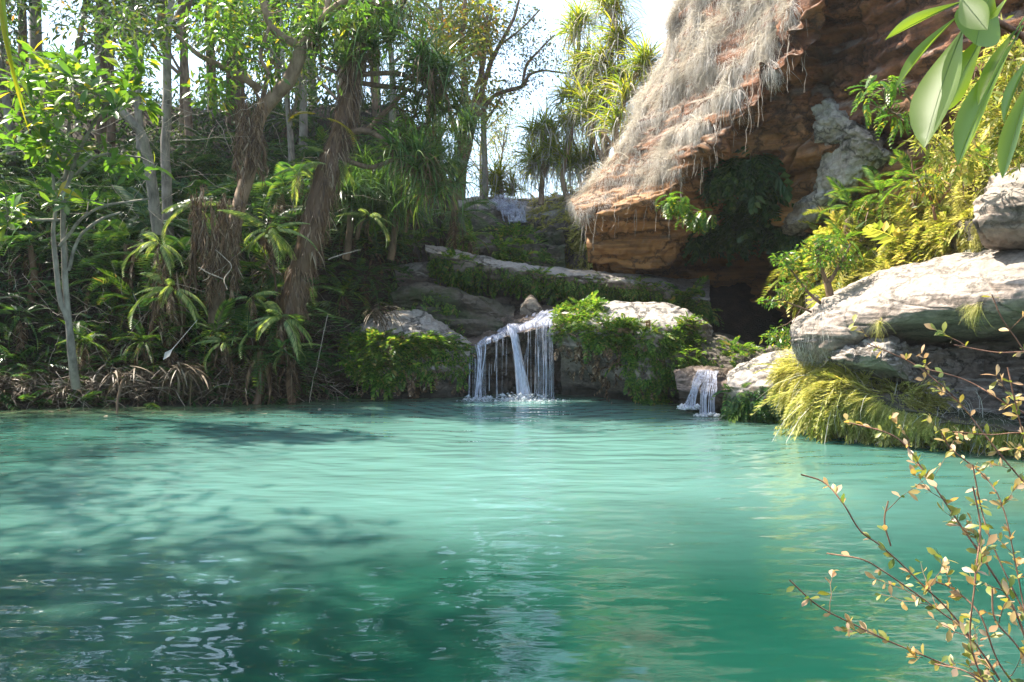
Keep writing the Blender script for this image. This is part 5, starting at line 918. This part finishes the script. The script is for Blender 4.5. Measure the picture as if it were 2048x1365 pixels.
shrub('overhanging_twigs', 'thin red twigs with sparse orange leaves crossing in front of the sunlit slab at right', P(2160, 1000, 2.6),
    [[(2160, 1080, 2.6, 8), (2048, 965, 2.6, 5), (1985, 890, 2.6, 5), (1930, 820, 2.65, 4), (1880, 770, 2.65, 4), (1820, 725, 2.7, 3), (1735, 688, 2.7, 2)], [(2160, 1040, 2.5, 7), (2080, 860, 2.5, 5), (2000, 800, 2.5, 4), (1930, 760, 2.55, 3), (1850, 738, 2.55, 2)],
     [(2150, 900, 2.4, 8), (2080, 760, 2.4, 6), (2040, 690, 2.4, 5), (2005, 640, 2.4, 4), (1985, 590, 2.4, 3)], [(2130, 730, 2.3, 5), (2060, 706, 2.3, 4), (1990, 705, 2.3, 3), (1905, 690, 2.3, 2)], [(2150, 900, 2.4, 5), (2050, 868, 2.4, 4), (1980, 870, 2.4, 3), (1905, 864, 2.4, 2)],
     [(2140, 1010, 2.2, 6), (2060, 900, 2.2, 5), (2030, 800, 2.2, 4), (2015, 735, 2.2, 3)]],
    'leaf_pink', .05, (.018, .04), r_scale=.65, bare=.5)
# strap leaf hanging at the top left corner
g = G(); place(g, t_strap(12, .05, .25), P(np.array([2, -6]), np.array([-40, -20]), 1.6), np.array([(0.0, .05, -1.), (.08, .1, -1.)]), np.array([(0., -1., 0.), (.3, -1., 0.)]), np.array([.25, .27]), np.array([.30, .2])); solo('strap_foliage', g, M['strap_yellow'], 'yellow-green leaf blade hanging close by at the top left edge', 'leaf', sm=False)

# ------------------------------------------------------------------ plants on rocks and cliff
tree('rock_bush', 'small green bush growing from the sunlit rock, in front of the dark cave', 'bush', [[(1652, 700, 12.4, 9), (1658, 640, 12.4, 9), (1660, 600, 12.4, 8), (1655, 565, 12.4, 7)], [(1655, 570, 12.4, 5), (1680, 530, 12.3, 3), (1700, 490, 12.3, 2)], [(1655, 568, 12.4, 5), (1640, 530, 12.3, 3), (1635, 480, 12.3, 2)],
      [(1658, 620, 12.4, 4), (1620, 590, 12.3, 3), (1590, 550, 12.2, 2), (1565, 520, 12.2, 1.5)], [(1655, 640, 12.4, 3), (1600, 615, 12.2, 2), (1560, 600, 12.1, 1.5)]],
    [(1650, 500, 12.3, 48, 34, .4, 60), (1690, 520, 12.3, 30, 24, .3, 22), (1575, 520, 12.2, 30, 28, .3, 22), (1565, 575, 12.2, 24, 14, .3, 8), (1545, 603, 12.1, 24, 8, .2, 7), (1565, 675, 12.1, 34, 22, .3, 26), (1610, 560, 12.2, 30, 20, .3, 8)], 'bark_brown', 'leaf_bright', lambda g, t, d: sprays(g, t, 11, (.05, .11), .12), r_tip=.004)
def pinn(g, t, d, k, L, wd=1.0, tm=None):
    tm = tm or [t_frond(7, .34, .14, .5, .9, .1), t_frond(7, .34, .14, .9, .9, .1)]
    for a, b in zip(t, d):
        e = nrm(rdir(k) * .8 + np.array((-.3, -.2, -.25))); l = R(*L, k); j = rng.integers(0, 2); place(g, tm[j], np.tile(a, (k, 1)), e, np.tile((-.1, -.3, 1.), (k, 1)), l, l * wd)
tree('cliff_shrub', 'shrub with feather-shaped glinting leaves hanging across the red cliff face', 'shrub', [[(1900, 330, 10.4, 4), (1850, 240, 10, 3), (1800, 180, 9.8, 3), (1770, 160, 9.7, 2)], [(1870, 280, 10.1, 3), (1810, 240, 9.8, 2), (1780, 220, 9.7, 2)]],
    [(1765, 170, 9.7, 45, 30, .5, 11), (1790, 220, 9.7, 40, 26, .5, 9), (1740, 190, 9.7, 30, 20, .4, 4)], 'bark_brown', 'leaf_bright', lambda g, t, d: pinn(g, t, d, 2, (.2, .32), .7), r_tip=.004)
tree('ledge_shrub', 'small white-glinting leafy shrub in the shadow under the cliff rim', 'shrub', [[(1390, 440, 17.6, 3), (1375, 420, 17.2, 2), (1360, 405, 17, 2)]], [(1355, 402, 17, 26, 18, .3, 14), (1400, 430, 17.2, 30, 16, .4, 12)], 'bark_brown', 'leaf_bright', lambda g, t, d: pinn(g, t, d, 3, (.25, .42)), r_tip=.005)
tree('hanging_vine_shrub', 'yellow-green leafy shrub tumbling down the cliff at the right edge', 'shrub', [[(2120, 60, 9.4, 6), (2040, 150, 9.4, 4), (1960, 240, 9.6, 3), (1900, 300, 9.8, 3)], [(2120, 160, 9.2, 6), (2060, 230, 9.2, 4), (2000, 320, 9.4, 3)], [(2130, 60, 9, 5), (2060, 60, 9, 4), (2000, 110, 9.2, 3)]],
    [(1980, 190, 9.6, 70, 60, .6, 40), (2030, 260, 9.3, 50, 70, .5, 50), (1900, 290, 9.8, 60, 40, .5, 26), (2020, 110, 9.3, 50, 50, .5, 34)], 'bark_brown', 'grass_green', lambda g, t, d: (sprays(g, t, 8, (.1, .2), .22, LEAF_NARROW), pinn(g, t, d, 1, (.2, .34))), r_tip=.004)
tree('dry_shrub', 'shrub with dry orange-brown leaves at the top of the grassy bank', 'shrub', [[(1870, 440, 11.6, 4), (1860, 390, 11.5, 3), (1850, 340, 11.4, 2)], [(1865, 420, 11.5, 3), (1910, 360, 11.3, 2), (1940, 300, 11.2, 1.5)], [(1862, 400, 11.5, 3), (1830, 350, 11.4, 2), (1815, 300, 11.3, 1.5)]],
    [(1860, 380, 11.4, 36, 40, .4, 34), (1900, 330, 11.2, 50, 30, .4, 12)], 'twig', 'leaf_autumn', lambda g, t, d: sprays(g, t, 7, (.07, .15), .14), r_tip=.003)
for i, (px, py, Y, s, lab) in enumerate([(1700, 430, 14.4, 1, 'light green fern arching at the mouth of the cave below the cliff'), (1760, 400, 14, 1.1, 'sunlit fern at the foot of the cliff above the cave mouth'), (1830, 370, 13, .9, 'sunlit fern beside the dry orange shrub'), (1690, 490, 14, .8, 'drooping fern right behind the rock bush'), (1940, 330, 11, .8, 'fern on the bank just left of the round boulder')]):
    c = P(px, py, Y); e = empty('fern', c, lab, 'fern', 'ferns of the right bank', R(0, 6.28), s * .8)
    for nm, me in zip(('fronds', 'dead_fronds'), FP[2]): link(bpy.data.objects.new(nm, me), e)
g = G()
for i in range(260):
    px, py = R(0, 720), R(200, 760); Y = R(15.2, 17.8); c = P(px, py, Y)
    if pool_sd(c[0], c[1]) < 0 or c[2] < ground_z(c[0], c[1]) - .1: continue
    L = R(.3, 1.6); d = nrm(np.array((R(-1, 1), R(-.4, .4), R(-1, .8)))); s_ = np.linspace(0, 1, 12)[:, None]; t = c + d * L * s_ + np.array((0, 0, -.35)) * L * s_ ** 2 * R(-.6, 1) + np.cumsum(rng.normal(0, .02, (12, 3)), 0); g.add(*tube(t, np.linspace(R(.003, .008), .002, 12), 4))
solo('tangled_twigs', g, M['twig_pale'], 'tangle of thin pale bare twigs through the left undergrowth', 'twigs', kind='stuff')
# ------------------------------------------------------------------ odds and ends of the left shore
g = G(); A = P(395, 640, 15.2); B = P(330, 716, 15.0); d = B - A; L = np.linalg.norm(d); place(g, t_leaf(8, .3, .95, .0, .2), A[None], d[None], np.array([(-.3, -1., .3)]), np.array([L * 1.05]), np.array([L * .9])); solo('palm_sheath', g, M['grass_dry'], 'pale dry palm sheath leaning by the left shore', 'palm sheath')
for k, (px, py, Y, n, lab) in enumerate([(362, 735, 15.2, 30, 'fan of dry drooping screw pine leaves touching the left waterline'), (760, 620, 17.0, 26, 'dry hanging leaves beside the pale-topped boulder'), (240, 745, 15.0, 14, 'small dry leaf fan at the left shore')]):
    g = G(); n *= 3; e = rdir(n, -.8, .3) + np.array((.25, -.4, -.1)); l = R(.25, .8, n); place(g, STRAPS[0], P(px + rng.normal(0, 14, n), py + rng.normal(0, 7, n), Y + rng.normal(0, .12, n)), e, np.tile((0., 0., 1.), (n, 1)), l, l * 1.1); solo('dry_leaf_fan', g, M['litter'], lab, 'dry leaves', 'dry leaf fans', sm=False)
pts, r = limb([(656, 628, 16.4, 1.5), (648, 660, 16.3, 1.5), (638, 710, 16.2, 1.5), (628, 760, 16.1, 1.5), (620, 806, 16, 1.2)], 30, .02); solo('hanging_vine', G().add(*tube(pts, r * .5, 5)), M['twig_pale'], 'thin pale vine hanging to the water in front of the dark gully', 'vine')
pts, r = limb([(268, 740, 15, 6), (245, 765, 14.9, 6), (236, 800, 14.8, 5), (234, 830, 14.7, 4)], 20, .02); solo('bent_root', G().add(*tube(pts, r * .55, 7)), M['bark_brown'], 'pale bent root dipping into the water at the left shore', 'root')
for (a, lab) in [([(452, 580, 15.2, 1), (445, 560, 15.3, 1.6), (460, 530, 15.4, 1.6), (430, 500, 15.4, 1)], 'crooked bare pale branch standing in front of the root curtain'), ([(395, 535, 15.6, 2), (420, 548, 15.6, 2), (445, 560, 15.5, 1.5)], 'short bare twig crossing the crooked branch'), ([(655, 520, 16.4, 2), (700, 505, 16.4, 2), (720, 500, 16.5, 1)], 'thin bare twig reaching right from the shaggy trunk')]:
    pts, r = limb(a, 24, .05); solo('bare_branch', G().add(*tube(pts, r * .6, 5)), M['twig_pale'], lab, 'branch')

n = 70; x = R(-9, -3, n); y = R(14.2, 16, n); k = (pool_sd(x, y) < -.05); x, y = x[k], y[k]; g = G(); place(g, LEAF, np.stack([x, y, 0 * x + .012], -1), rdir(len(x), -.03, .03), np.tile((0., 0., 1.), (len(x), 1)), R(.06, .22, len(x)))
solo('floating_leaves', g, M['litter'], 'dead leaves floating beside the left shore', 'leaves', kind='stuff', sm=False)
# ------------------------------------------------------------------ thin bright air in the gorge
hm = bpy.data.materials.new('haze'); hm.use_nodes = True; ht = hm.node_tree; ht.nodes.clear(); ho = ht.nodes.new('ShaderNodeOutputMaterial'); hv = ht.nodes.new('ShaderNodeVolumePrincipled')
hv.inputs['Color'].default_value = (0.95, 0.97, 1, 1); hv.inputs['Density'].default_value = 0.0006; hv.inputs['Anisotropy'].default_value = 0.3; ht.links.new(hv.outputs[0], ho.inputs['Volume'])
bx = np.array([(x, y, z) for z in (-4, 26) for y in (-30, 70) for x in (-45, 45)], float)
hz = solo('haze', G().add(bx, np.array([(0, 2, 3, 1), (4, 5, 7, 6), (0, 1, 5, 4), (2, 6, 7, 3), (0, 4, 6, 2), (1, 3, 7, 5)])), hm, 'thin bright haze in the air over the pool', 'haze', kind='stuff', sm=False)
